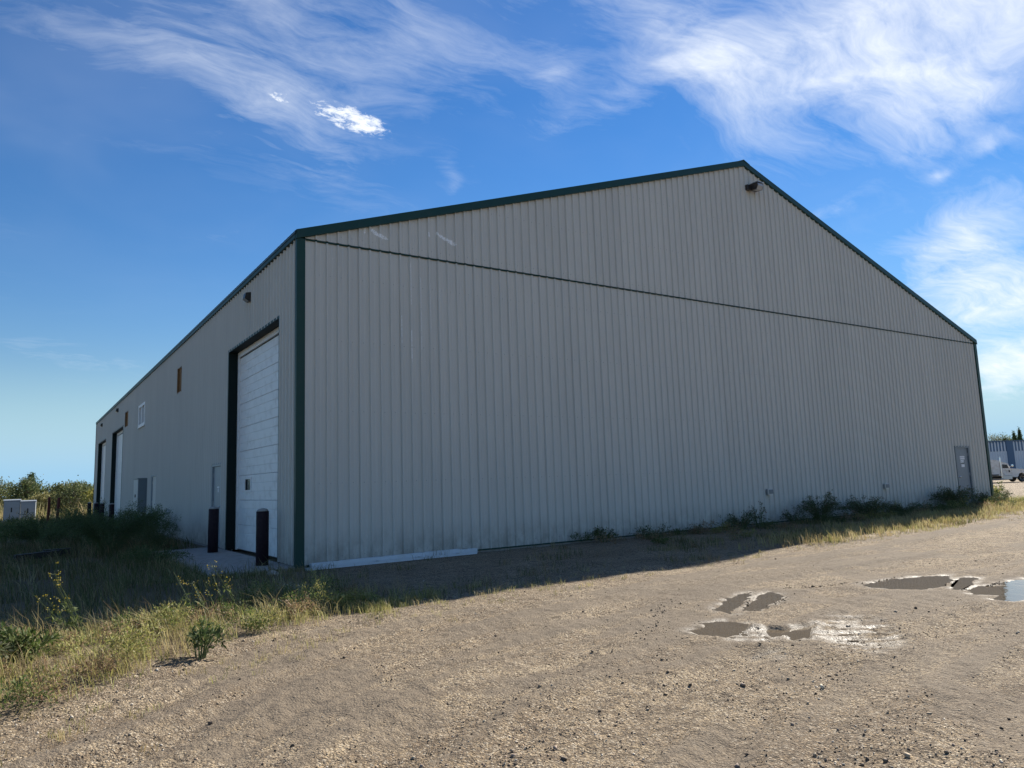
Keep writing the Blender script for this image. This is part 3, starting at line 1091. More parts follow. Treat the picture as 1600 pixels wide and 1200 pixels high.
# personnel doors ------------------------------------------------------
def steel_door(axis, a, b, zt, mat, handle_at, label):
    """axis 'y': in the front wall (u = x); 'x': in the side wall (u = y)"""
    def P(mb, u0_, u1_, d0, d1, z0_, z1_):
        if axis == 'y':
            mb.box(u0_, u1_, d0, d1, z0_, z1_)
        else:
            mb.box(d0, d1, u0_, u1_, z0_, z1_)
    f_ = .05
    mb = MB()
    P(mb, a + f_ + .004, b - f_ - .004, .015, .06, .01, zt - f_ - .004)
    leaf = mb.build('steel_door', mat, bld)
    leaf['label'] = label
    mb = MB()
    P(mb, a + .001, a + f_, -.030, .08, -.01, zt - .001)
    P(mb, b - f_, b - .001, -.030, .08, -.01, zt - .001)
    P(mb, a + f_, b - f_, -.030, .08, zt - f_, zt - .001)
    P(mb, a - .03, a, -.034, -.004, -.01, zt + .03)
    P(mb, b, b + .03, -.034, -.004, -.01, zt + .03)
    P(mb, a, b, -.034, -.004, zt, zt + .03)
    mb.build('door_frame', M['elec'] if axis == 'y' else M['door_pale'], leaf)
    mb = MB()
    P(mb, a + f_, b - f_, .0, .10, -.05, .008)
    mb.build('threshold', M['galv'], leaf)
    mb = MB()
    h = handle_at
    if axis == 'y':
        mb.lathe([(.034, 0), (.034, .012), (.013, .014), (.013, .04), (.028, .044), (.032, .056), (.026, .07)], 14, (h, -.0, 1.02), 'y')
        mb.v = [(x, .015 - (y - 0), z) for x, y, z in mb.v]
        mb.build('door_knob', M['chrome'], leaf, smooth=True)
        mb = MB()
        mb.box(h + .05, h + .14, -.012, .014, 1.0, 1.035)
        mb.build('lock_lever', M['black'], leaf)
    else:
        mb.lathe([(.034, 0), (.034, .012), (.013, .014), (.013, .04), (.028, .044), (.032, .056), (.026, .07)], 14, (0, h, 1.02), 'x')
        mb.v = [(.015 - x, y, z) for x, y, z in mb.v]
        mb.build('door_knob', M['chrome'], leaf, smooth=True)
    for zz in (.3, 1.05, 1.8):
        mb = MB()
        hu = b - f_ - .012 if handle_at < (a + b) / 2 else a + f_ - .004
        P(mb, hu, hu + .016, -.002, .014, zz, zz + .11)
        mb.build('hinge', M['galv'], leaf)
    return leaf


sd_front = steel_door('y', MAN_F[0], MAN_F[1], MAN_F[3], M['door_grey'], 25.08, 'grey steel door with white stickers at the far end of the front wall')
sd1 = steel_door('x', 6.17, 7.29, 2.13, M['door_pale'], 6.32, 'pale grey steel door beside the nearest overhead door')
steel_door('x', 16.87, 18.15, 2.13, M['wall'], 17.02, 'taupe painted steel door beside the electrical cabinet')
# small white stickers: worn print lines, too small in the photograph to read
def sticker(parent, x0, x1, z0, z1, rows, seed):
    rg = random.Random(seed)
    mb = MB()
    n = rows
    hh = (z1 - z0) / n
    for r_ in range(n):
        z = z1 - (r_ + 1) * hh
        x = x0
        while x < x1 - .02:
            ww = rg.uniform(.03, .06)
            ww = min(ww, x1 - x)
            mb.box(x, x + ww * .8, .0125, .0148, z + hh * .12, z + hh * .88)
            x += ww
    return mb.build('door_sticker', M['sticker'], parent)
sticker(sd_front, 25.30, 25.66, 1.655, 1.80, 2, 2)
sticker(sd_front, 25.32, 25.58, 1.54, 1.645, 2, 5)
sticker(sd_front, 25.36, 25.60, 1.36, 1.50, 1, 8)
mb = MB()
mb.box(25.40, 25.58, .011, .0146, 1.51, 1.535)
mb.build('door_sticker', M['black'], sd_front)
mb = MB()
mb.box(.0115, .0146, 6.58, 6.82, 1.52, 1.545)
mb.box(.0115, .0146, 6.66, 6.72, 1.40, 1.50)
mb.build('door_sticker', M['sticker'], sd1)

# high openings of the side wall --------------------------------------
def boarded(y0, y1, z0, z1, label):
    mb = MB()
    n = 3
    wd = (y1 - y0 - .012) / n
    mb.box(.085, .11, y0, y1, z0, z1)
    fr = mb.build('boarded_window', M['dark_wood'], bld)
    fr['label'] = label
    for k in range(n):
        mb = MB()
        o = random.uniform(0, .012)
        mb.box(.045 - o, .075 - o, y0 + .006 + k * wd, y0 + .003 + (k + 1) * wd, z0 + .004 + (.0 if k else .02), z1 - .004 - (.06 if k == 1 else 0))
        mb.build('board', M['wood'], fr)
    mb = MB()
    mb.box(-.03, .08, y1 - .004, y1 + .03, z0 - .03, z1 + .03)
    mb.box(-.03, .08, y0 - .03, y0 + .004, z0 - .03, z1 + .03)
    mb.box(-.03, .08, y0 + .004, y1 - .004, z0 - .03, z0 + .003)
    mb.build('opening_frame', M['wood'], fr)


boarded(12.14, 12.96, 4.75, 5.60, 'boarded opening high on the side wall, closest to the near corner')
boarded(26.24, 27.52, 4.76, 5.52, 'boarded opening high on the side wall beside the second overhead door')
mb = MB()
y0, y1, z0, z1 = 20.32, 22.30, 4.32, 5.30
for (a, b, c_, d_) in ((y0, y1, z0, z0 + .12), (y0, y1, z1 - .12, z1), (y0, y0 + .14, z0 + .12, z1 - .12), (y1 - .14, y1, z0 + .12, z1 - .12), ((y0 + y1) / 2 - .07, (y0 + y1) / 2 + .07, z0 + .12, z1 - .12)):
    mb.box(-.07, .06, a, b, c_, d_)
win = mb.build('window', M['trim_white'], bld)
for ya, yb in ((y0 + .141, (y0 + y1) / 2 - .071), ((y0 + y1) / 2 + .071, y1 - .141)):
    mb = MB()
    mb.box(.0, .012, ya, yb, z0 + .121, z1 - .121)
    mb.build('window_pane', M['elec_pale'], win)
mb = MB()
mb.box(-.09, -.03, y0 - .04, y1 + .04, z0 - .04, z0 - .002)
mb.build('window_sill', M['trim_white'], win)

# ------------------------------------------------------------------ lamps, boxes on the walls
FS = .70
flood = thing('flood_light', 'black floodlight with glass lens below the ridge of the front gable', 'floodlight', (13.95, -.028, 10.12))
mb = MB()
mb.bbox(-.26, -.04, -.16, .0, -.14, .10, .02)
mb.build('mounting_box', M['bronze'], flood)
mb = MB()
mb.prism([(-.10, -.14), (-.42, -.17), (-.50, -.02), (-.50, .11), (-.10, .13)], -.05, .36, 'x')
mb.build('housing', M['bronze'], flood)
mb = MB()
mb.prism([(-.22, -.168), (-.425, -.185), (-.515, -.03), (-.515, .06), (-.500, .06), (-.500, -.02), (-.42, -.172)], -.01, .32, 'x')
mb.build('lens', M['lens'], flood)
mb = MB()
mb.box(-.06, .37, -.53, -.10, .131, .15)
mb.build('visor', M['galv'], flood)

flood.scale = (FS, FS, FS)
proto = None
for (yy, zz, lab) in ((3.55, 5.93, 'small dark wall light above the nearest overhead door'), (30.75, 5.97, 'small dark wall light above the middle overhead door'), (39.6, 5.90, 'small dark wall light above the furthest overhead door')):
    if proto is None:
        o = thing('wall_light', lab, 'wall light', (-.028, yy, zz), 0, 'wall lights above the overhead doors')
        mb = MB()
        mb.prism([(0, -.20), (-.10, -.20), (-.24, -.10), (-.20, .12), (0, .16)], -.17, .17, 'y')
        mb.build('housing', M['bronze'], o)
        mb = MB()
        mb.prism([(-.102, -.213), (-.25, -.107), (-.24, -.095), (-.095, -.20)], -.14, .14, 'y')
        mb.build('lens', M['lens'], o)
        o.scale = (.6, .6, .6)
        proto = o
    else:
        o = copy_tree(proto)
        o.location = (-.028, yy, zz)
        o['label'] = lab

cab = thing('electrical_cabinet', 'tall grey electrical cabinet fixed to the shaded side wall', 'electrical cabinet', (-.028, 19.15, .70))
mb = MB()
mb.box(-.33, 0, 0, 1.30, 0, 1.33)
mb.build('housing', M['elec'], cab)
for k in range(2):
    mb = MB()
    mb.box(-.352, -.332, .02 + k * .64, .64 + k * .64, .03, 1.30)
    d_ = mb.build('cabinet_door', M['elec_pale'], cab)
    mb = MB()
    mb.box(-.375, -.353, .56 + k * .12, .59 + k * .12, .60, .72)
    mb.build('handle', M['black'], d_)
mb = MB()
mb.box(-.37, .0, -.02, 1.34, 1.331, 1.36)
mb.build('rain_hood', M['elec'], cab)
mb = MB()
mb.tube([(-.15, .3, .0), (-.15, .3, -.75)], .045, 10)
mb.tube([(-.15, .9, .0), (-.15, .9, -.75)], .045, 10)
mb.build('conduit', M['galv'], cab)
mb = MB()
mb.tube([(-.08, 1.5, 1.30), (-.2, 1.5, 1.34), (-.24, 1.5, 1.25)], .02, 8)
mb.build('weatherhead', M['black'], cab)

for (axis, u_, z, lab) in (('y', 13.73, .86, 'small grey outlet box low on the front wall above the middle shrub'), ('y', 19.87, .83, 'small grey junction box low on the front wall, closer to the grey door'), ('x', 13.84, .80, 'small pale meter box low on the shaded side wall')):
    o = thing('junction_box', lab, 'junction box', (u_, -.028, z) if axis == 'y' else (-.028, u_, z), 0 if axis == 'y' else -math.pi / 2, 'small boxes fixed to the walls')
    mb = MB()
    mb.bbox(-.10, .10, -.10, 0, -.08, .09, .012)
    mb.build('housing', M['elec_pale'] if axis == 'x' else M['galv'], o)
    mb = MB()
    mb.box(-.08, .08, -.115, -.101, -.05, .07)
    mb.build('cover', M['elec'], o)
    mb = MB()
    mb.tube([(.03, -.05, -.08), (.03, -.05, -z + -.0)], .018, 8)
    if axis == 'x' or u_ < 15:
        pass

# ------------------------------------------------------------------ bollards, cabinets, posts, debris
def bollard_proto(name, r_, h, lab, grp, loc):
    o = thing(name, lab, 'bollard', loc, 0, grp)
    mb = MB()
    mb.lathe([(r_, -.25), (r_, h - .04), (r_ - .006, h - .03)], 24)
    mb.build('post', M['bollard'], o, smooth=False)
    for p in o.children[0].data.polygons:
        p.use_smooth = len(p.vertices) == 4
    mb = MB()
    mb.lathe([(r_ - .008, h - .031), (r_ - .015, h - .012), (r_ * .7, h + .012), (r_ * .3, h + .025), (.01, h + .028)], 24)
    mb.build('concrete_cap', M['cap'], o, smooth=True)
    return o


b0 = bollard_proto('bollard', .118, 1.06, 'dark concrete capped bollard nearest the building corner', 'bollards beside the overhead doors', (-.40, .90, -.02))
b1 = copy_tree(b0)
b1.location = (-.43, 5.09, -.02)
b1.rotation_euler = (R_(.8), R_(-.6), 1)
b1['label'] = 'dark bollard beside the pale steel door'
for yy, lab in ((28.2, 'far dark bollard just before the middle overhead door'), (33.3, 'far dark bollard just past the middle overhead door'), (37.0, 'far dark bollard just before the furthest overhead door'), (42.0, 'most distant dark bollard past the furthest overhead door')):
    c_ = copy_tree(b0)
    c_.location = (-.42, yy, -.06)
    c_['label'] = lab


def transformer(loc, rz, lab, wd):
    o = thing('transformer_cabinet', lab, 'utility cabinet', loc, rz, 'pale utility cabinets in the grass')
    mb = MB()
    mb.prism([(0, 0), (.95, 0), (.95, 1.30), (.10, 1.42), (0, 1.38)], 0, wd, 'x')
    mb.build('cabinet', M['transformer'], o)
    mb = MB()
    mb.prism([(-.045, 1.34), (-.045, 1.40), (.10, 1.46), (1.0, 1.34), (1.0, 1.29), (.10, 1.425)], -.03, wd + .03, 'x')
    mb.build('lid', M['transformer'], o)
    mb = MB()
    mb.box(.03, wd - .03, -.028, -.002, .12, 1.30)
    d_ = mb.build('cabinet_door', M['transformer'], o)
    mb = MB()
    mb.box(wd * .44, wd * .52, -.055, -.029, .62, .92)
    mb.build('handle', M['black'], d_)
    mb = MB()
    mb.box(-.12, wd + .12, -.12, 1.1, -.25, .06)
    mb.build('plinth', M['concrete'], o)
    return o


transformer((-5.08, 45.0, -.08), -.03, 'wider pale grey utility cabinet with a black handle standing in the shaded grass', .90)
transformer((-4.15, 44.85, -.17), -.05, 'lower pale grey utility cabinet with a smudged door, beside the red posts', .82)


def red_post(loc, lab, tilt):
    o = thing('steel_post', lab, 'post', loc, 0, 'rusty red posts beside the utility cabinets')
    o.rotation_euler = tilt
    mb = MB()
    mb.lathe([(.075, -.3), (.075, 1.44), (.07, 1.45)], 14)
    mb.build('pipe', M['rust'], o)
    mb = MB()
    mb.lathe([(.08, 1.452), (.08, 1.48), (.02, 1.50)], 14)
    mb.build('cap', M['rust'], o)
    return o


red_post((-2.82, 37.9, -.05), 'taller rusty red steel post beside the pale cabinets', (R_(1), R_(1.5), 0))
red_post((-2.50, 34.3, -.10), 'shorter leaning rusty red steel post, closest to the building', (R_(-1), R_(2.5), 0))

# loose white gutter lengths along the foot of the front wall
def gutter(loc, ln, rz, rx, w_, h_, lab, ry=0.0):
    o = thing('gutter_length', lab, 'gutter', loc, rz, 'loose white gutter lengths by the front wall')
    o.rotation_euler = (rx, ry, rz)
    t_ = .006
    mb = MB()
    mb.prism([(0, 0), (w_, 0), (w_, h_), (w_ - .02, h_), (w_ - .02, h_ - t_), (w_ - t_, h_ - t_), (w_ - t_, t_), (t_, t_), (t_, h_), (0, h_)], 0, ln, 'x')
    mb.build('channel', M['gutter'], o)
    mb = MB()
    mb.box(-.004, -.001, -.003, w_ + .003, -.003, h_ + .003)
    mb.build('end_cap', M['gutter'], o)
    mb = MB()
    for q in np.arange(.5, ln - .2, .9):
        mb.box(q, q + .03, -.004, w_ + .003, h_ + .001, h_ + .008)
    mb.build('strap', M['galv'], o)['kind'] = 'stuff'
    return o


gutter((.20, -.20, -.06), 3.15, R_(.3), 0, .10, .10, 'longest loose white gutter leaning along the foot of the front wall', R_(-.4))
gutter((.06, -.36, -.065), 3.65, R_(1.2), 0, .10, .045, 'flat white metal strip lying outermost on the gravel by the front wall')
gutter((3.02, -.17, -.05), .78, R_(1.5), 0, .09, .09, 'short white gutter offcut at the far end of the white lengths')

# dark timbers lying in the shaded grass
o = thing('timber_stack', 'dark old timbers lying in the shaded grass before the big bush', 'timber', (-4.05, 7.1, -.22), .25)
for k, (x, y, z, ln, a) in enumerate(((.15, 0, .24, .95, .05), (.62, .28, .27, .55, -.16), (-.55, .05, .06, .8, .30), (-.9, .4, .04, .5, -.32), (.35, .1, .05, .16, 1.4), (-.1, .15, .05, .16, 1.5))):
    mb = MB()
    mb.box(-ln / 2, ln / 2, -.09, .09, -.07 if k < 4 else -.14, .07)
    b_ = mb.build('timber', M['dark_wood'], o, (x, y, z + .05))
    b_.rotation_euler = (0, random.uniform(-.04, .04), a)

def rock(loc, s, seed, lab, cat='stone', mat='stone'):
    rg = np.random.default_rng(seed)
    import bmesh
    bm = bmesh.new()
    bmesh.ops.create_icosphere(bm, subdivisions=2, radius=1)
    for v_ in bm.verts:
        k_ = 1 + .25 * float(perlin(np.array([v_.co.x * 1.3 + seed]), np.array([v_.co.y * 1.3 + v_.co.z * 1.7]))[0]) * 2
        v_.co = Vector((v_.co.x * s[0], v_.co.y * s[1], v_.co.z * s[2])) * k_
    me_ = bpy.data.meshes.new('stone')
    bm.to_mesh(me_)
    bm.free()
    me_.materials.append(M[mat])
    o_ = link('stone', me_, None, loc)
    tag(o_, lab, cat)
    return o_


rock((-.62, -.62, -.03), (.10, .08, .06), 3, 'pale stone at the edge of the concrete apron')
rock((-1.55, -11.30, -.05), (.045, .035, .025), 9, 'palest small stone on the near gravel')

# ------------------------------------------------------------------ vegetation generators
GREEN = np.array([(.075, .110, .028), (.105, .140, .040), (.125, .145, .050), (.062, .092, .032)])
STRAW = np.array([(.40, .32, .16), (.50, .42, .24), (.33, .25, .12), (.43, .37, .20)])
YGREEN = np.array([(.34, .335, .105), (.45, .41, .17), (.28, .29, .09)])
BROWN = np.array([(.21, .15, .085), (.17, .12, .07), (.26, .19, .11)])


def pick(pals, wts, n):
    pals_ = [np.asarray(p) for p in pals]
    which = rng.choice(len(pals_), n, p=np.array(wts) / np.sum(wts))
    out = np.zeros((n, 3))
    for i, p in enumerate(pals_):
        k_ = which == i
        out[k_] = p[rng.integers(0, len(p), k_.sum())]
    return out * rng.uniform(.75, 1.25, (n, 1)) * rng.uniform(.93, 1.07, (n, 3))


def blades(x, y, z, h, wd, lean, az, col, heads=0.0):
    """bent grass blades: two segments each; lean 0..1, az the direction it bends to"""
    n = len(x)
    ta = rng.uniform(0, 2 * np.pi, n)
    sx, sy = np.cos(ta) * wd / 2, np.sin(ta) * wd / 2
    dx, dy = np.sin(az), np.cos(az)
    h1 = h * (.55 + .05 * (1 - lean))
    o1 = h * lean * .25
    h2 = h * (1 - .35 * lean * lean)
    o2 = h * lean * .85
    V = np.zeros((n, 5, 3))
    V[:, 0] = np.stack([x - sx, y - sy, z - .02], -1)
    V[:, 1] = np.stack([x + sx, y + sy, z - .02], -1)
    V[:, 2] = np.stack([x + dx * o1 + sx * .8, y + dy * o1 + sy * .8, z + h1], -1)
    V[:, 3] = np.stack([x + dx * o1 - sx * .8, y + dy * o1 - sy * .8, z + h1], -1)
    V[:, 4] = np.stack([x + dx * o2, y + dy * o2, z + h2], -1)
    b = np.arange(n)[:, None] * 5
    L = np.concatenate([b + np.array([[0, 1, 2, 3]]), b + np.array([[3, 2, 4]])], 1)
    st = (np.arange(n)[:, None] * 7 + np.array([[0, 4]])).ravel()
    C = np.repeat(col, 5, 0)
    return V.reshape(-1, 3), L.ravel(), st, C


def join(parts):
    V, L, S, C = [], [], [], []
    nv = nl = 0
    for v_, l_, s_, c_ in parts:
        V.append(v_)
        L.append(l_ + nv)
        S.append(s_ + nl)
        C.append(c_)
        nv += len(v_)
        nl += len(l_)
    return np.concatenate(V), np.concatenate(L), np.concatenate(S), np.concatenate(C)


def inside_building(x, y, m_=.06):
    return ((x > -m_) & (x < WID + m_) & (y > -m_) & (y < LEN + m_)) | ((x > PAD[0] - .03) & (x < .05) & (y > PAD[2] - .03) & (y < PAD[3] + .03))


def tufts(cx, cy, per, spread, hmin, hmax, wd, pals, wts, lean=(.15, .8), wind=None, windk=.5):
    """cx, cy: tuft centres; each holds `per` blades"""
    n = len(cx)
    th = rng.uniform(hmin, hmax, n)
    tcol = pick(pals, wts, n)
    k_ = np.repeat(np.arange(n), per)
    a = rng.uniform(0, 2 * np.pi, n * per)
    r_ = spread * np.sqrt(rng.uniform(0, 1, n * per))
    sp_ = np.asarray(spread)
    x = cx[k_] + r_ * np.cos(a)
    y = cy[k_] + r_ * np.sin(a)
    h = th[k_] * rng.uniform(.45, 1.1, n * per)
    az = rng.uniform(0, 2 * np.pi, n * per)
    if wind is not None:
        az = np.where(rng.uniform(0, 1, n * per) < windk, wind + rng.normal(0, .5, n * per), az)
    le = rng.uniform(lean[0], lean[1], n * per)
    col = tcol[k_] * .6 + .4 * pick(pals, wts, n * per)
    ok = ~inside_building(x, y) & (pud_sd(x, y) < -.1)
    x, y, h, az, le, col = x[ok], y[ok], h[ok], az[ok], le[ok], col[ok]
    d = np.hypot(x - CAM[0], y - CAM[1])
    ww = wd * rng.uniform(.7, 1.3, len(x)) * np.maximum(1, d / 14)
    return blades(x, y, height(x, y), h, ww, le, az, col)


def scatter(n, x0, x1, y0, y1, dens):
    x = rng.uniform(x0, x1, n)
    y = rng.uniform(y0, y1, n)
    k_ = rng.uniform(0, 1, n) < dens(x, y)
    return x[k_], y[k_]


def stuff(name, parts, mat):
    v_, l_, s_, c_ = join(parts)
    o_ = link(name, raw_mesh(name, v_, l_, s_, mat, c_))
    tag(o_, kind='stuff')
    return o_


def leaf_quads(P, D, ln, wd, col):
    """small folded leaves at points P pointing along D"""
    n = len(P)
    D = D / np.maximum(np.linalg.norm(D, axis=1, keepdims=True), 1e-6)
    rv = rng.normal(size=(n, 3))
    S_ = np.cross(D, rv)
    S_ /= np.maximum(np.linalg.norm(S_, axis=1, keepdims=True), 1e-6)
    ln = np.broadcast_to(ln, (n,))[:, None]
    wd = np.broadcast_to(wd, (n,))[:, None]
    V = np.zeros((n, 4, 3))
    V[:, 0] = P
    V[:, 1] = P + D * ln * .5 + S_ * wd * .5
    V[:, 2] = P + D * ln
    V[:, 3] = P + D * ln * .5 - S_ * wd * .5
    L = (np.arange(n)[:, None] * 4 + np.array([[0, 1, 2, 3]])).ravel()
    return V.reshape(-1, 3), L, np.arange(n) * 4, np.repeat(col, 4, 0)


def shrub_geo(rx, ry, h, stems, leaves, ll, lw, pals, wts, up=.6, base=.08, droop=.12, thin=.008):
    """arching stems from the root, leaves along their outer part"""
    mb = MB()
    LP, LD = [], []
    for s_ in range(stems):
        a = rng.uniform(0, 2 * np.pi)
        q = rng.uniform(.25, 1.0) ** .6
        hz = h * math.sqrt(max(.04, 1 - (q * .92) ** 2)) * rng.uniform(.65, 1.08)
        tip = np.array([math.cos(a) * rx * q, math.sin(a) * ry * q, hz])
        b0_ = np.array([math.cos(a) * base * rng.uniform(0, 1), math.sin(a) * base * rng.uniform(0, 1), -.05])
        ctrl = b0_ * .4 + tip * .35 + np.array([0, 0, h * up * .5])
        t_ = np.linspace(0, 1, 7)[:, None]
        pts = (1 - t_) ** 2 * b0_ + 2 * t_ * (1 - t_) * ctrl + t_ ** 2 * tip
        pts[-1, 2] -= droop * h * rng.uniform(0, .6)
        pts += rng.normal(0, .012 * h, pts.shape) * np.linspace(0, 1, 7)[:, None]
        mb.tube([tuple(p) for p in pts], list(np.linspace(thin, thin * .25, 7)), 4)
        m_ = leaves // stems
        u__ = rng.uniform(.18, 1.0, m_) ** .8
        idx = np.clip((u__ * 6).astype(int), 0, 5)
        fr = (u__ * 6 - idx)[:, None]
        P_ = pts[idx] * (1 - fr) + pts[idx + 1] * fr
        dr = pts[idx + 1] - pts[idx]
        dr /= np.linalg.norm(dr, axis=1, keepdims=True) + 1e-9
        off = rng.normal(size=(m_, 3))
        spread = (.02 + .10 * h * rng.uniform(0, 1, (m_, 1)) * (1.1 - u__[:, None] * .75))
        P_ = P_ + off * spread * .7
        LP.append(P_)
        LD.append(dr * .8 + off * .8 + np.array([0, 0, .25]))
    P_ = np.concatenate(LP)
    P_[:, 2] = np.maximum(P_[:, 2], .01)
    D_ = np.concatenate(LD)
    n = len(P_)
    g = leaf_quads(P_, D_, ll * rng.uniform(.6, 1.3, n), lw * rng.uniform(.6, 1.3, n), pick(pals, wts, n))
    return g, mb


WIND = math.pi * 1.5          # bends towards -X
# 1 rough lit verge at the left of the road
parts = []
cl = lambda x, y, f, k_: np.clip(.5 + k_ * fbm(x, y, f, 3), 0, 1)
xs, ys = scatter(15000, -9, .2, -12.5, -4.0, lambda x, y: ss(road_d(x, y) + .75 * fbm(x, y, .7, 4), .0, .45) * ss(-x, -.3, 1.6) * cl(x, y, .9, 1.3))
parts.append(tufts(xs, ys, 9, .14, .05, .26, .006, (GREEN, YGREEN, STRAW), (.14, .54, .32), (.3, 1.2), WIND, .4))
xs, ys = scatter(3600, -9, .2, -12.5, -3.6, lambda x, y: ss(road_d(x, y), .2, .9) * ss(-x, -.6, 1.2) * cl(x + 9, y, .7, 1.8))
parts.append(tufts(xs, ys, 12, .10, .14, .40, .005, (STRAW, YGREEN), (.7, .3), (.4, 1.2), WIND, .6))
xs, ys = scatter(900, -9, 0, -12.5, -3.6, lambda x, y: ss(road_d(x, y), .3, .9) * ss(-x, .4, 1.6) * cl(x - 5, y + 4, .8, 2.2) * .8)
parts.append(tufts(xs, ys, 16, .14, .12, .34, .006, (BROWN, STRAW), (.75, .25), (.2, .9), WIND, .4))
# the narrow lit strip that goes on towards the wall corner
xs, ys = scatter(4800, -1.5, 2.2, -6.2, -3.6, lambda x, y: np.exp(-((road_d(x, y) - .30 + .5 * fbm(x, y, .8, 3)) / .40) ** 2) * ss(-x, -1.6, .4) * cl(x, y, 1.1, 2.2))
parts.append(tufts(xs, ys, 10, .10, .05, .20, .005, (YGREEN, STRAW, GREEN), (.55, .25, .2), (.3, 1.1), WIND, .4))
# low bushy weeds woven into the verge
for (x, y, r_, h, pal) in [(rng.uniform(-6.5, -.6), 0, rng.uniform(.12, .32), rng.uniform(.14, .38), k_ % 4) for k_ in range(60)]:
    y = float(np.interp(x, ROAD_X, ROAD_Y)) + rng.uniform(.35, 2.1)
    z = float(height(np.array([x]), np.array([y]))[0])
    g, _ = shrub_geo(r_, r_, h, 12, 420, .032, .011, ((YGREEN, BROWN * 1.3, YGREEN * .8, GREEN * 1.3)[pal],), (1,), up=.8)
    g[0][:, 0] += x
    g[0][:, 1] += y
    g[0][:, 2] += z
    parts.append(g)
stuff('verge_grass', parts, M['grass'])

# 2 shaded rough ground left of the building
parts = []
xs, ys = scatter(6500, -11, -.1, -4.8, 14, lambda x, y: ss(road_d(x, y), .5, 1.6) * ss(-x, -.2, 1.5) * (.35 + .65 * cl(x, y, .5, 1.4)))
parts.append(tufts(xs, ys, 9, .14, .15, .42, .007, (GREEN, BROWN, STRAW), (.55, .25, .2), (.15, .9), WIND, .4))
xs, ys = scatter(3000, -17, -.1, 14, 44, lambda x, y: .25 + .75 * cl(x, y, .3, 1.3))
parts.append(tufts(xs, ys, 8, .25, .3, .75, .009, (GREEN, YGREEN, STRAW), (.65, .15, .2), (.15, .8)))
xs, ys = scatter(420, -2.6, .2, -.4, .2, lambda x, y: np.ones_like(x))
parts.append(tufts(xs, ys, 6, .08, .05, .16, .006, (GREEN, STRAW), (.6, .4), (.2, .9)))
xs, ys = scatter(260, -2.0, -1.3, -.2, 7.2, lambda x, y: np.ones_like(x))
parts.append(tufts(xs, ys, 10, .13, .12, .38, .006, (GREEN, STRAW), (.7, .3), (.2, .9)))
stuff('shaded_grass', parts, M['grass'])

# 3 sparse weeds on the shaded gravel along the front wall, and the dry yellow strip further on
parts = []
xs, ys = scatter(9000, -.8, 28, -5.2, -.15, lambda x, y: ss(road_d(x, y), -.3, .3) * np.clip(.02 + 1.5 * fbm(x, y, .55, 3) + .34 * ss(x, 4, 12) + .3 * ss(y, -1.4, -.5) * ss(x, 5, 9), 0, 1) * .9)
parts.append(tufts(xs, ys, 7, .12, .05, .24, .006, (GREEN, BROWN, STRAW), (.55, .25, .2), (.2, 1.0)))
xs, ys = scatter(6500, 6.5, 28.5, -4.6, -1.2, lambda x, y: np.exp(-((road_d(x, y) - .70 - .02 * (x - 10) + .6 * fbm(x, y, .6, 3)) / .80) ** 2) * ss(x, 6.5, 11) * cl(x, y, .8, 1.4))
parts.append(tufts(xs, ys, 11, .15, .10, .30, .006, (STRAW, YGREEN), (.75, .25), (.2, .95), WIND, .5))
xs, ys = scatter(3400, .5, 28, -6.2, -2.5, lambda x, y: np.exp(-((road_d(x, y) + .1) / .45) ** 2) * cl(x, y, 1.1, 1.6) * .9)
parts.append(tufts(xs, ys, 7, .08, .03, .11, .005, (STRAW, YGREEN, BROWN), (.5, .3, .2), (.3, 1.0)))
xs, ys = scatter(1500, 25.5, 37, -3.5, 6, lambda x, y: ss(road_d(x, y), .0, .8) * (1 - ss(x, 31, 36)) * (.3 + .7 * cl(x, y, .7, 1.4)))
parts.append(tufts(xs, ys, 9, .17, .10, .38, .006, (YGREEN, STRAW, GREEN), (.45, .4, .15), (.2, .9), WIND, .4))
# little tufts on the gravel
xs, ys = scatter(2600, -7, 4, -11, -5, lambda x, y: np.exp(-((road_d(x, y) + .30) / .55) ** 2) * cl(x, y, 1.2, 2.0) * .8)
parts.append(tufts(xs, ys, 9, .07, .03, .13, .0045, (STRAW, YGREEN, GREEN), (.6, .3, .1), (.4, 1.2)))
for k_ in range(70):
    x = 6.5 + 21.5 * rng.uniform(0, 1) ** .8
    y = -rng.uniform(.15, 2.2)
    z = float(height(np.array([x]), np.array([y]))[0])
    r_ = rng.uniform(.12, .45)
    g, _ = shrub_geo(r_ * 1.4, r_, r_ * rng.uniform(.5, 1.2), 10, 360, .05, .016, ((np.array([(.07, .10, .04)]), BROWN * 1.2, GREEN, YGREEN * .7)[k_ % 4],), (1,), up=.8)
    g[0][:, 0] += x
    g[0][:, 1] += y
    g[0][:, 2] += z
    parts.append(g)
stuff('dry_grass', parts, M['grass'])

# 4 sunlit field behind the building
parts = []
xs, ys = scatter(5200, -40, 24, 44.8, 100, lambda x, y: .35 + .65 * cl(x, y, .12, 1.4))
parts.append(tufts(xs, ys, 6, .5, .35, .95, .010, (YGREEN, STRAW, GREEN), (.4, .35, .25), (.1, .8)))
xs, ys = scatter(2600, -14, 6, 45.5, 74, lambda x, y: cl(x, y, .2, 1.2))
parts.append(tufts(xs, ys, 7, .5, .6, 1.35, .010, (STRAW, YGREEN * .8), (.5, .5), (.1, .8)))
stuff('field_grass', parts, M['grass'])


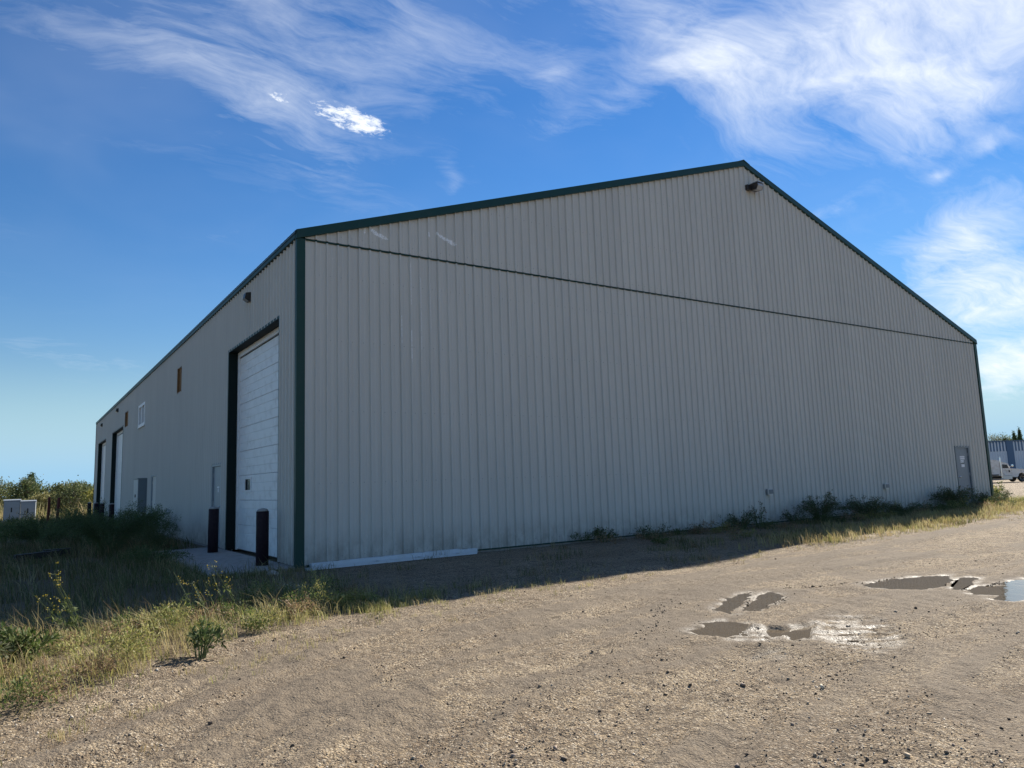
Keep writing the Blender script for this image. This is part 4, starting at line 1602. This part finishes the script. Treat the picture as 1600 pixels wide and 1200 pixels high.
# shrubs and trees -----------------------------------------------------
def make_shrub(name, label, cat, loc, rx, ry, h, stems, leaves, ll, lw, pals, wts, group=None, **kw):
    z = float(height(np.array([loc[0]]), np.array([loc[1]]))[0])
    o_ = thing(name, label, cat, (loc[0], loc[1], z), 0, group)
    g, mb = shrub_geo(rx, ry, h, stems, leaves, ll, lw, pals, wts, **kw)
    link('foliage', raw_mesh('foliage', g[0], g[1], g[2], M['leaf'], g[3]), o_)
    mb.build('stems', M['stem'], o_)
    return o_


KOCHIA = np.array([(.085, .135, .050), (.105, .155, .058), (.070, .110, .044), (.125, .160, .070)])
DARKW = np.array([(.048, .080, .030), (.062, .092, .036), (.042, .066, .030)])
make_shrub('kochia_bush', 'large dark rounded weed bush in the shade beside the concrete apron', 'bush', (-2.35, 8.0), 1.80, 1.8, 1.55, 90, 24000, .05, .012, (KOCHIA,), (1,), up=.9, droop=.2, base=.25)
make_shrub('kochia_bush', 'sprawling dark weed bush furthest from the wall, before the red posts', 'bush', (-3.6, 13.0), 1.9, 2.0, 1.12, 60, 11000, .06, .016, (KOCHIA, GREEN), (.7, .3), up=.8, base=.3)
make_shrub('kochia_bush', 'dark weed bush against the side wall below the meter box', 'bush', (-1.0, 12.2), .95, 1.7, 1.2, 50, 7000, .055, .014, (KOCHIA,), (1,), up=.9, base=.2)
make_shrub('kochia_bush', 'small feathery pale green weed at the edge of the concrete apron', 'bush', (-1.35, 6.9), .55, .55, .85, 26, 3000, .05, .010, (np.array([(.10, .125, .05), (.085, .11, .045)]),), (1,), up=.9)
make_shrub('kochia_bush', 'low dark weed clump in front of the large bush', 'bush', (-1.95, 3.6), .8, .8, .48, 34, 4200, .05, .012, (KOCHIA, GREEN), (.6, .4))

# plants along the foot of the front wall
WALLP = [
    ((7.15, -.35), .30, .28, .50, 14, 420, .085, .030, 'leafy weed nearest the white gutter lengths at the wall foot'),
    ((8.45, -.30), .34, .26, .42, 13, 360, .075, .026, 'second leafy weed along the wall foot, pale and open'),
    ((10.25, -.35), .28, .24, .30, 10, 220, .07, .025, 'low sparse weed at the wall foot between taller weeds'),
    ((11.9, -.50), .62, .40, .62, 24, 1500, .07, .022, 'bushy weed at the wall foot left of the outlet box'),
    ((12.75, -.40), .26, .24, .92, 9, 420, .085, .026, 'tall upright weed at the wall foot left of the outlet box'),
    ((14.15, -.55), .55, .40, .50, 22, 1400, .06, .020, 'low dark weed mound at the wall foot under the outlet box'),
    ((15.2, -.65), 1.0, .6, 1.12, 46, 7200, .06, .020, 'tallest dark round shrub at the wall foot'),
    ((17.3, -.85), 1.30, .65, .92, 54, 8000, .06, .020, 'wide dark shrub with arching stems at the wall foot'),
    ((19.3, -.95), 1.3, .55, .50, 40, 4600, .06, .020, 'low dark trailing weed right of the wide dark shrub'),
    ((23.3, -.60), 1.8, .70, 1.02, 60, 9000, .07, .022, 'large dark shrub beside the grey steel door'),
    ((25.6, -.75), .95, .55, .62, 32, 3000, .07, .022, 'dark shrub growing across the foot of the grey steel door'),
    ((27.0, -.55), .55, .45, .75, 20, 1200, .07, .022, 'wispy weed at the far corner of the front wall'),
]
for (loc, rx, ry, h, st, lv, ll, lw, lab) in WALLP:
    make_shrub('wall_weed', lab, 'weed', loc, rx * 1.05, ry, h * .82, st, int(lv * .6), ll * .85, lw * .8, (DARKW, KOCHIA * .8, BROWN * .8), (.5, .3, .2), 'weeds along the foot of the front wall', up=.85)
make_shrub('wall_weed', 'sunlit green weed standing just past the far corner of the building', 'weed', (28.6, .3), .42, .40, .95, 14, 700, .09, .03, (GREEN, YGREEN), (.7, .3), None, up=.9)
# sunlit verge plants in the foreground
make_shrub('leafy_weed', 'single dark green leafy weed on the gravel edge', 'weed', (-2.95, -6.62), .20, .18, .36, 12, 330, .055, .020, (np.array([(.055, .085, .03), (.07, .10, .035)]),), (1,), up=1.0)
make_shrub('leafy_weed', 'low bright green weed in the lit grass edge', 'weed', (-1.05, -5.0), .22, .20, .18, 10, 240, .05, .024, (YGREEN,), (1,))
make_shrub('leafy_weed', 'grey green bushy weed at the very edge of the verge, half out of frame', 'weed', (-4.75, -6.6), .42, .40, .52, 26, 1900, .045, .014, (np.array([(.20, .20, .13), (.15, .17, .09)]),), (1,), up=.9)
make_shrub('leafy_weed', 'dark green broad weed behind the pale verge grass', 'weed', (-4.25, -6.0), .34, .30, .34, 18, 900, .06, .02, (GREEN,), (1,), up=.9)


def flower_stalks(loc, n, h, lean_az, lab, seed):
    rg = np.random.default_rng(seed)
    z = float(height(np.array([loc[0]]), np.array([loc[1]]))[0])
    o_ = thing('flower_stalk', lab, 'weed', (loc[0], loc[1], z), 0, None)
    mb = MB()
    P, D, Cc, S1, S2 = [], [], [], [], []
    for k_ in range(n):
        a = lean_az + rg.normal(0, .35)
        le = rg.uniform(.35, .75)
        hh = h * rg.uniform(.65, 1.0)
        b_ = np.array([rg.normal(0, .05), rg.normal(0, .05), -.03])
        tip = b_ + np.array([math.sin(a) * le * hh, math.cos(a) * le * hh, hh])
        mid_ = b_ + (tip - b_) * .5 + np.array([0, 0, .06 * hh])
        mb.tube([tuple(b_), tuple(mid_), tuple(tip)], [.006, .0045, .002], 5)
        for q in rg.uniform(.25, 1, 9):
            bp_ = b_ + (tip - b_) * q
            br = bp_ + rg.normal(0, .028, 3) + np.array([0, 0, .03])
            if q > .6:
                mb.tube([tuple(bp_), tuple(br)], [.0025, .0015], 4)
                for _ in range(4):
                    P.append(br + rg.normal(0, .012, 3))
                    D.append(rg.normal(size=3))
                    Cc.append((.50, .38, .04) if rg.random() < .7 else (.45, .42, .25))
                    S1.append(.015)
                    S2.append(.012)
            else:
                for _ in range(3):
                    P.append(bp_)
                    D.append(rg.normal(size=3) + np.array([0, 0, .3]))
                    Cc.append((.12, .15, .05))
                    S1.append(.07)
                    S2.append(.018)
    g = leaf_quads(np.array(P), np.array(D), np.array(S1), np.array(S2), np.array(Cc) * rng.uniform(.8, 1.2, (len(P), 1)))
    tag(link('flowers', raw_mesh('flowers', g[0], g[1], g[2], M['leaf'], g[3]), o_), kind='stuff')
    mb.build('stalks', M['stem'], o_)


flower_stalks((-3.75, -5.25), 6, .78, WIND - .1, 'leaning tall weed with yellow flower heads above the verge', 1)
flower_stalks((-2.55, -5.15), 4, .62, WIND + .3, 'thin weed with yellowish tips rising from the lit verge', 2)
flower_stalks((-2.25, -4.95), 3, .66, WIND + .1, 'thin dry stalks leaning beside the yellowish weed', 4)
flower_stalks((-4.5, -5.2), 5, .42, WIND + .6, 'short pale weed with tiny flowers on the verge, near the flowering weed', 7)

# pale dry clump on the shaded gravel
xs = np.full(3, -1.05) + np.array([0, .1, .2])
ys = np.full(3, -2.75) + np.array([0, .02, -.03])
g = tufts(xs, ys, 26, .07, .10, .20, .007, (np.array([(.62, .60, .50)]),), (1,), (.6, 1.0), WIND, .9)
o_ = link('dry_grass_clump', raw_mesh('dry_grass_clump', g[0], g[1], g[2], M['grass'], g[3]))
tag(o_, 'bleached white clump of dry grass on the shaded gravel', 'grass clump')


def make_tree(name, label, cat, loc, rx, ry, h, trunk_h, clumps, leaves, ll, pals, wts, group=None, conifer=False):
    z = float(height(np.array([loc[0]]), np.array([loc[1]]))[0]) - .05
    o_ = thing(name, label, cat, (loc[0], loc[1], z), rng.uniform(0, 6), group)
    mb = MB()
    mb.tube([(0, 0, -.3), (.03 * h * rng.normal(), .03 * h * rng.normal(), h * .4), (0, 0, h * .92)], [.028 * h, .018 * h, .004 * h], 7)
    P, D, Cc = [], [], []
    base = pick(pals, wts, 1)[0]
    for k_ in range(clumps):
        if conifer:
            t_ = rng.uniform(.05, 1) ** .8
            zc = trunk_h + (h - trunk_h) * t_
            rad = (1 - t_) * rx + .1
            a = rng.uniform(0, 2 * np.pi)
            c = np.array([math.cos(a) * rad * .7, math.sin(a) * rad * .7, zc - .1 * rad])
            s_ = np.array([.35 * rad + .12, .35 * rad + .12, .06 * h])
        else:
            a = rng.uniform(0, 2 * np.pi)
            cz = rng.uniform(-1, 1)
            q = math.sqrt(1 - cz * cz) * rng.uniform(.45, 1.0)
            c = np.array([math.cos(a) * rx * q * .8, math.sin(a) * ry * q * .8, trunk_h + (h - trunk_h) * (.5 + .42 * cz)])
            s_ = np.array([rx * .26, ry * .26, (h - trunk_h) * .15]) * rng.uniform(.6, 1.25)
        mb.tube([(0, 0, max(.1, c[2] * .55)), tuple(c * .6 + np.array([0, 0, c[2] * .25])), tuple(c)], [.010 * h, .006 * h, .002 * h], 5)
        m_ = max(6, leaves // clumps)
        pp = c + rng.normal(size=(m_, 3)) * s_ * .75
        pp[:, 2] = np.maximum(pp[:, 2], .05)
        P.append(pp)
        D.append(rng.normal(size=(m_, 3)) + np.array([0, 0, -.2 if conifer else .1]))
        Cc.append((.5 * base + .5 * pick(pals, wts, m_)) * rng.uniform(.75, 1.25))
    P = np.concatenate(P)
    D = np.concatenate(D)
    n = len(P)
    g = leaf_quads(P, D, ll * rng.uniform(.6, 1.3, n), ll * .6 * rng.uniform(.6, 1.3, n), np.concatenate(Cc))
    link('crown', raw_mesh('crown', g[0], g[1], g[2], M['leaf'], g[3]), o_)
    mb.build('trunk', M['bark'], o_)
    return o_


HEDGE = np.array([(.095, .120, .048), (.080, .108, .042), (.120, .135, .060), (.115, .112, .058)])
YEL = np.array([(.33, .29, .05), (.26, .25, .05), (.20, .21, .05)])
# sunlit shrubs just behind the building, then the darker bluff beyond
near = [((-.6, 56.0), 1.9, 2.6, 'rounded sunlit shrub behind the far end of the building', HEDGE), ((1.15, 54.5), 1.3, 2.05, 'yellow leaved shrub touching the far corner of the building', YEL),
        ((-2.3, 60.5), 1.6, 1.7, 'low pale green shrub behind the red posts', YGREEN * .75), ((-3.9, 63.0), 1.5, 1.25, 'lowest olive shrub in the field behind the pale cabinets', HEDGE * 1.2),
        ((.2, 62.5), 2.0, 2.5, 'olive shrub partly hidden behind the rounded sunlit shrub', HEDGE)]
for (p, r_, h, lab, pal) in near:
    make_tree('shrub', lab, 'shrub', p, r_, r_, h, .15, 30, 3600, .16, (pal, YGREEN * .8), (.8, .2), None)
SH = 'dark olive shrub of the bluff beyond the left edge of the photograph'
for k_, (x, y, r_, h, lab) in enumerate(((-13.5, 114, 3.4, 4.4, SH), (-17.5, 118, 3.3, 4.1, SH), (-22, 114, 3.6, 4.3, SH), (-27, 118, 3.6, 4.2, SH), (-9.8, 118, 3.2, 4.3, SH),
        (-7.6, 112, 2.8, 4.6, 'dark bluff shrub at the left edge of the photograph'), (-5.2, 116, 3.0, 3.7, 'dark bluff shrub above the wider utility cabinet'),
        (-3.2, 110, 2.5, 4.0, 'dark bluff shrub under the small dark tree'), (-1.2, 114, 2.8, 3.5, 'dark bluff shrub above the taller red post'), (.6, 108, 2.4, 3.4, 'dark bluff shrub between the red posts and the rounded sunlit shrub'),
        (2.6, 112, 2.7, 3.6, 'dark bluff shrub peeping over the rounded sunlit shrub'), (4.5, 109, 2.3, 3.0, 'dark bluff shrub just left of the far building corner'))):
    make_tree('shrub', lab, 'shrub', (x, y), r_, r_, h, .2, 34, 3400, .30, (HEDGE * 1.15, YGREEN * .6, GREEN), (.65, .2, .15), 'dark shrubs of the bluff beyond the field')
make_tree('small_tree', 'dark small tree standing above the bluff shrubs', 'tree', (-3.0, 124), 1.6, 1.6, 5.4, 1.6, 22, 2200, .26, (DARKW * 1.3,), (1,))

# ------------------------------------------------------------------ far shed, trees and truck to the right
HX, HY = .8297, -.5583         # along the shed front
shed = thing('blue_shed', 'long pale blue metal shed with dark blue band and posts behind the white truck', 'building', (144.4, 50.6, 0), math.atan2(HY, HX))
ZB, ZT = -1.9, 5.72
mb = MB()
mb.box(-14, 60, .0, 18, ZB, ZT - .05)
mb.build('shed_body', M['shed_white'], shed)
mb = MB()
x = -14.0
k_ = 0
while x < 60:
    mb.add([(x, -.02, ZB), (x + .18, -.09, ZB), (x + .30, -.09, ZB), (x + .45, -.02, ZB), (x, -.02, ZT - 1.85), (x + .18, -.09, ZT - 1.85), (x + .30, -.09, ZT - 1.85), (x + .45, -.02, ZT - 1.85)],
           [(0, 1, 5, 4), (1, 2, 6, 5), (2, 3, 7, 6)])
    x += .48
mb.build('lower_wall', M['shed_white'], shed)
mb = MB()
mb2 = MB()
x = -14.0
while x < 60:
    mb.box(x, x + .30, -.12, -.02, ZT - 1.85, ZT - .05)
    mb2.box(x + .30, x + .58, -.10, -.02, ZT - 1.84, ZT - .2)
    x += .58
o_ = mb.build('blue_band', M['shed_blue'], shed)
o_['kind'] = 'stuff'
o_ = mb2.build('skylight_strip', M['shed_white'], shed)
o_['kind'] = 'stuff'
for x in (-2.0, 3.55, 12.5, 21.5, 30.5):
    mb = MB()
    mb.box(x, x + 1.25, -.22, -.125, ZB, ZT - .06)
    mb.build('post_cladding', M['shed_blue'], shed)
mb = MB()
mb.box(-14.1, 60.1, -.30, -.0, ZT - .045, ZT + .10)
mb.build('eave_trim', M['shed_blue'], shed)
mb = MB()
mb.prism([(-.3, ZT + .101), (9, ZT + .35), (18.3, ZT + .101)], -14.1, 60.1, 'x')
mb.build('roof', M['roof'], shed)

for (x, y, r_, zt, lab) in ((177.5, 63.4, 2.0, 7.5, 'small rounded treetop showing over the shed roof, closest to the building corner'), (179.2, 62.3, 2.0, 7.7, 'middle light green treetop over the shed roof'), (180.1, 61.7, 1.8, 7.5, 'light green treetop over the shed roof beside the dark spruces')):
    make_tree('leafy_tree', lab, 'tree', (x, y), r_, r_, zt + .15 - float(height(np.array([x]), np.array([y]))[0]), 2.5, 30, 3600, .26, (HEDGE * 1.1, YGREEN * .8), (.7, .3), 'light green trees behind the shed')
for (x, y, r_, zt, lab) in ((181.5, 60.7, 1.5, 7.8, 'dark spruce top over the shed roof, left of the pair'), (182.5, 60.0, 1.7, 8.5, 'tallest dark spruce top over the shed roof'), (184.0, 59.0, 1.5, 7.6, 'dark spruce top over the shed, at the edge of the frame')):
    make_tree('spruce_tree', lab, 'tree', (x, y), r_, r_, zt + .15 - float(height(np.array([x]), np.array([y]))[0]), .8, 60, 5200, .26, (DARKW,), (1,), 'dark spruces behind the shed', True)

# semi truck: local x forward, y to its left, standing broadside
tx, ty = 111.9, 36.2
tz = float(height(np.array([tx]), np.array([ty]))[0])
trk = thing('semi_truck', 'dusty white conventional semi truck with sleeper cab parked before the blue shed', 'truck', (tx, ty, tz), math.atan2(HY, HX))
hw = 1.15
mb = MB()
mb.prism([(-1.9, .95), (.42, .95), (.42, 3.02), (.10, 3.16), (-1.0, 3.26), (-1.75, 3.24), (-1.9, 3.10)], -hw, hw, 'y')
slp = mb.build('sleeper', M['truck_white'], trk)
for s_ in (-1, 1):
    mb = MB()
    ya, yb = sorted((s_ * hw, s_ * (hw + .02)))
    mb.box(-1.55, -1.30, ya, yb, 2.55, 2.85)
    mb.build('vent_window', M['glass'], slp)
    mb = MB()
    mb.box(-1.4, .15, ya, yb, .98, 1.15)
    mb.build('side_skirt', M['truck_dark'], slp)
mb = MB()
mb.prism([(.46, .95), (1.95, .95), (1.95, 1.95), (1.62, 2.62), (1.20, 2.82), (.46, 2.90)], -hw + .03, hw - .03, 'y')
cabp = mb.build('cab', M['truck_white'], trk)
for s_ in (-1, 1):
    mb = MB()
    ya, yb = sorted((s_ * (hw - .03), s_ * (hw - .01)))
    mb.prism([(.80, 1.98), (1.72, 1.98), (1.50, 2.48), (.80, 2.54)], ya, yb, 'y')
    mb.build('side_window', M['glass'], cabp)
    mb = MB()
    ya, yb = sorted((s_ * (hw - .028), s_ * (hw - .004)))
    mb.box(1.62, 1.80, ya, yb, 1.40, 1.72)
    mb.build('door_vent', M['truck_dark'], cabp)
    mb = MB()
    ya, yb = sorted((s_ * hw, s_ * (hw + .16)))
    mb.prism([(.62, .42), (1.92, .42), (1.98, .92), (.62, .92)], ya, yb, 'y')
    mb.build('fuel_tank', M['galv'], trk)
    mb = MB()
    mb.tube([(.52, s_ * (hw + .10), .6), (.52, s_ * (hw + .10), 3.55)], .085, 10)
    mb.build('exhaust_stack', M['chrome'], trk)
    mb = MB()
    mb.tube([(1.85, s_ * (hw - .05), 2.15), (1.95, s_ * (hw + .22), 2.25)], .02, 6)
    mb.lathe([(.02, -.06), (.17, -.05), (.20, .0), (.17, .05), (.02, .06)], 12, (2.0, s_ * (hw + .30), 2.32), 'y')
    mb.build('mirror', M['chrome'], trk)
mb = MB()
mb.prism([(1.80, 2.0), (1.96, 1.97), (1.66, 2.60), (1.58, 2.60)], -.95, .95, 'y')
mb.build('windshield', M['glass'], cabp)
mb = MB()
mb.prism([(1.98, .95), (1.98, 1.93), (3.7, 1.80), (4.15, 1.70), (4.22, .80), (3.98, .80), (3.80, 1.15), (3.45, 1.30), (3.1, 1.15), (2.9, .70), (2.3, .70)], -1.08, 1.08, 'y')
mb.build('hood', M['truck_white'], trk)
mb = MB()
mb.box(4.10, 4.38, -1.15, 1.15, .40, .78)
mb.build('bumper', M['chrome'], trk)
mb = MB()
mb.box(4.221, 4.26, -.5, .5, .82, 1.62)
mb.build('grille', M['chrome'], trk)
mb = MB()
mb.box(-5.2, 4.0, -.45, .45, .55, .85)
mb.build('chassis', M['truck_dark'], trk)


def wheel(x, y, wd):
    mb = MB()
    mb.lathe([(.30, -wd / 2), (.46, -wd / 2), (.52, -wd / 2 + .05), (.52, wd / 2 - .05), (.46, wd / 2), (.30, wd / 2)], 20, (0, 0, 0), 'y')
    wl = mb.build('wheel', M['tyre'], trk, (x, y, .52))
    mb = MB()
    mb.lathe([(.28, -wd / 2 + .01), (.29, -wd / 2 - .004), (.10, -wd / 2 + .05), (.10, wd / 2 - .05), (.29, wd / 2 + .004), (.28, wd / 2 - .01)], 16, (0, 0, 0), 'y')
    mb.build('rim', M['chrome'], wl)


for s_ in (-1, 1):
    wheel(3.45, s_ * .98, .28)
    wheel(-2.9, s_ * .85, .55)
    wheel(-4.2, s_ * .85, .55)
    mb = MB()
    mb.lathe([(.02, -.04), (.10, -.03), (.11, .03), (.02, .05)], 12, (4.27, s_ * .85, 1.05), 'x')
    mb.build('headlight', M['lens'], trk)

# ------------------------------------------------------------------ loose gravel
def pebbles(n, rmin, rmax, smin, smax, cut=None, dark=.25):
    """octahedral stones, sizes falling off; denser towards the standpoint"""
    a = yaw + rng.uniform(-R_(42), R_(42), n)
    r_ = rmin * (rmax / rmin) ** rng.uniform(0, 1, n)
    x = CAM[0] + r_ * np.sin(a)
    y = CAM[1] + r_ * np.cos(a)
    tk = track_f(x, y, pud_sd(x, y))
    dens = np.clip(.50 + 1.7 * fbm(x * .25 + 7, road_d(x, y) * 1.5, 1.0, 4), .03, 1) * (1 - .85 * tk)
    ok = (rng.uniform(0, 1, n) < dens) & (road_d(x, y) < .8 + 3.5 * ss(x, -1.5, 1)) & ~inside_building(x, y) & (pud_sd(x, y) < -.02)
    x, y, tk = x[ok], y[ok], tk[ok]
    n = len(x)
    s_ = smin * (smax / smin) ** (rng.uniform(0, 1, n) ** 2.6)
    base = np.array([[1, 0, 0], [-1, 0, 0], [0, 1, 0], [0, -1, 0], [0, 0, 1], [0, 0, -1]], float)
    F = np.array([[0, 2, 4], [2, 1, 4], [1, 3, 4], [3, 0, 4], [2, 0, 5], [1, 2, 5], [3, 1, 5], [0, 3, 5]])
    V = base[None] * rng.uniform(.55, 1.1, (n, 6, 1)) + rng.normal(0, .15, (n, 6, 3))
    q = rng.normal(size=(n, 4))
    q /= np.linalg.norm(q, axis=1, keepdims=True)
    w_, xq, yq, zq = q.T
    Rm = np.stack([1 - 2 * (yq**2 + zq**2), 2 * (xq*yq - zq*w_), 2 * (xq*zq + yq*w_), 2 * (xq*yq + zq*w_), 1 - 2 * (xq**2 + zq**2), 2 * (yq*zq - xq*w_), 2 * (xq*zq - yq*w_), 2 * (yq*zq + xq*w_), 1 - 2 * (xq**2 + yq**2)], -1).reshape(n, 3, 3)
    V = np.einsum('nij,nkj->nki', Rm, V) * np.array([1, 1, .75])
    V = V * (s_ / 2)[:, None, None]
    z = height(x, y) + s_ * .12
    V += np.stack([x, y, z], -1)[:, None]
    cols = np.array([(.46, .40, .31), (.36, .29, .21), (.28, .22, .16), (.52, .48, .42), (.30, .24, .20), (.40, .30, .22)])
    c = cols[rng.integers(0, len(cols), n)] * rng.uniform(.75, 1.2, (n, 1))
    dk = rng.uniform(0, 1, n) < dark
    c[dk] = np.array([(.12, .095, .072)]) * rng.uniform(.7, 1.3, (dk.sum(), 1))
    c *= (1 - .50 * tk)[:, None]
    L = (np.arange(n)[:, None, None] * 6 + F[None]).ravel()
    return V.reshape(-1, 3), L, np.arange(n * 8) * 3, np.repeat(c, 6, 0)


v_, l_, s_, c_ = join([pebbles(95000, 3.2, 20, .006, .022, dark=.40), pebbles(1100, 3.2, 14, .026, .060, dark=.5)])
tag(link('loose_gravel', raw_mesh('loose_gravel', v_, l_, s_, M['gravel_stone'], c_)), kind='stuff')
# dark mud clods thrown up beside the puddles
xs, ys = [], []
for (cx, cy, a, b, th, n) in ((3.95, -8.10, .7, .10, -.35, 50), (1.35, -8.0, .7, .12, .55, 30), (.45, -8.7, .5, .16, .6, 16), (5.0, -8.38, .4, .05, 0, 14), (-.55, -9.7, .55, .3, .5, 14), (5.3, -9.5, .6, .06, .1, 40), (2.6, -8.4, .6, .3, .3, 40)):
    cx, cy = down(cx, cy)
    u_, w2 = rng.normal(0, .5, n) * a, rng.normal(0, .5, n) * b
    xs.append(cx + u_ * math.cos(th) - w2 * math.sin(th))
    ys.append(cy + u_ * math.sin(th) + w2 * math.cos(th))
xs, ys = np.concatenate(xs), np.concatenate(ys)
base = np.array([[1, 0, 0], [-1, 0, 0], [0, 1, 0], [0, -1, 0], [0, 0, 1], [0, 0, -1]], float)
F = np.array([[0, 2, 4], [2, 1, 4], [1, 3, 4], [3, 0, 4], [2, 0, 5], [1, 2, 5], [3, 1, 5], [0, 3, 5]])
n = len(xs)
sz = rng.uniform(.008, .024, n)
V = (base[None] + rng.normal(0, .3, (n, 6, 3))) * (sz * .6)[:, None, None]
V += np.stack([xs, ys, height(xs, ys) + sz * .2], -1)[:, None]
L = (np.arange(n)[:, None, None] * 6 + F[None]).ravel()
tag(link('mud_clods', raw_mesh('mud_clods', V.reshape(-1, 3), L, np.arange(n * 8) * 3, M['gravel_stone'], np.repeat(np.array([(.17, .135, .10)]) * rng.uniform(.7, 1.4, (n, 1)), 6, 0))), kind='stuff')
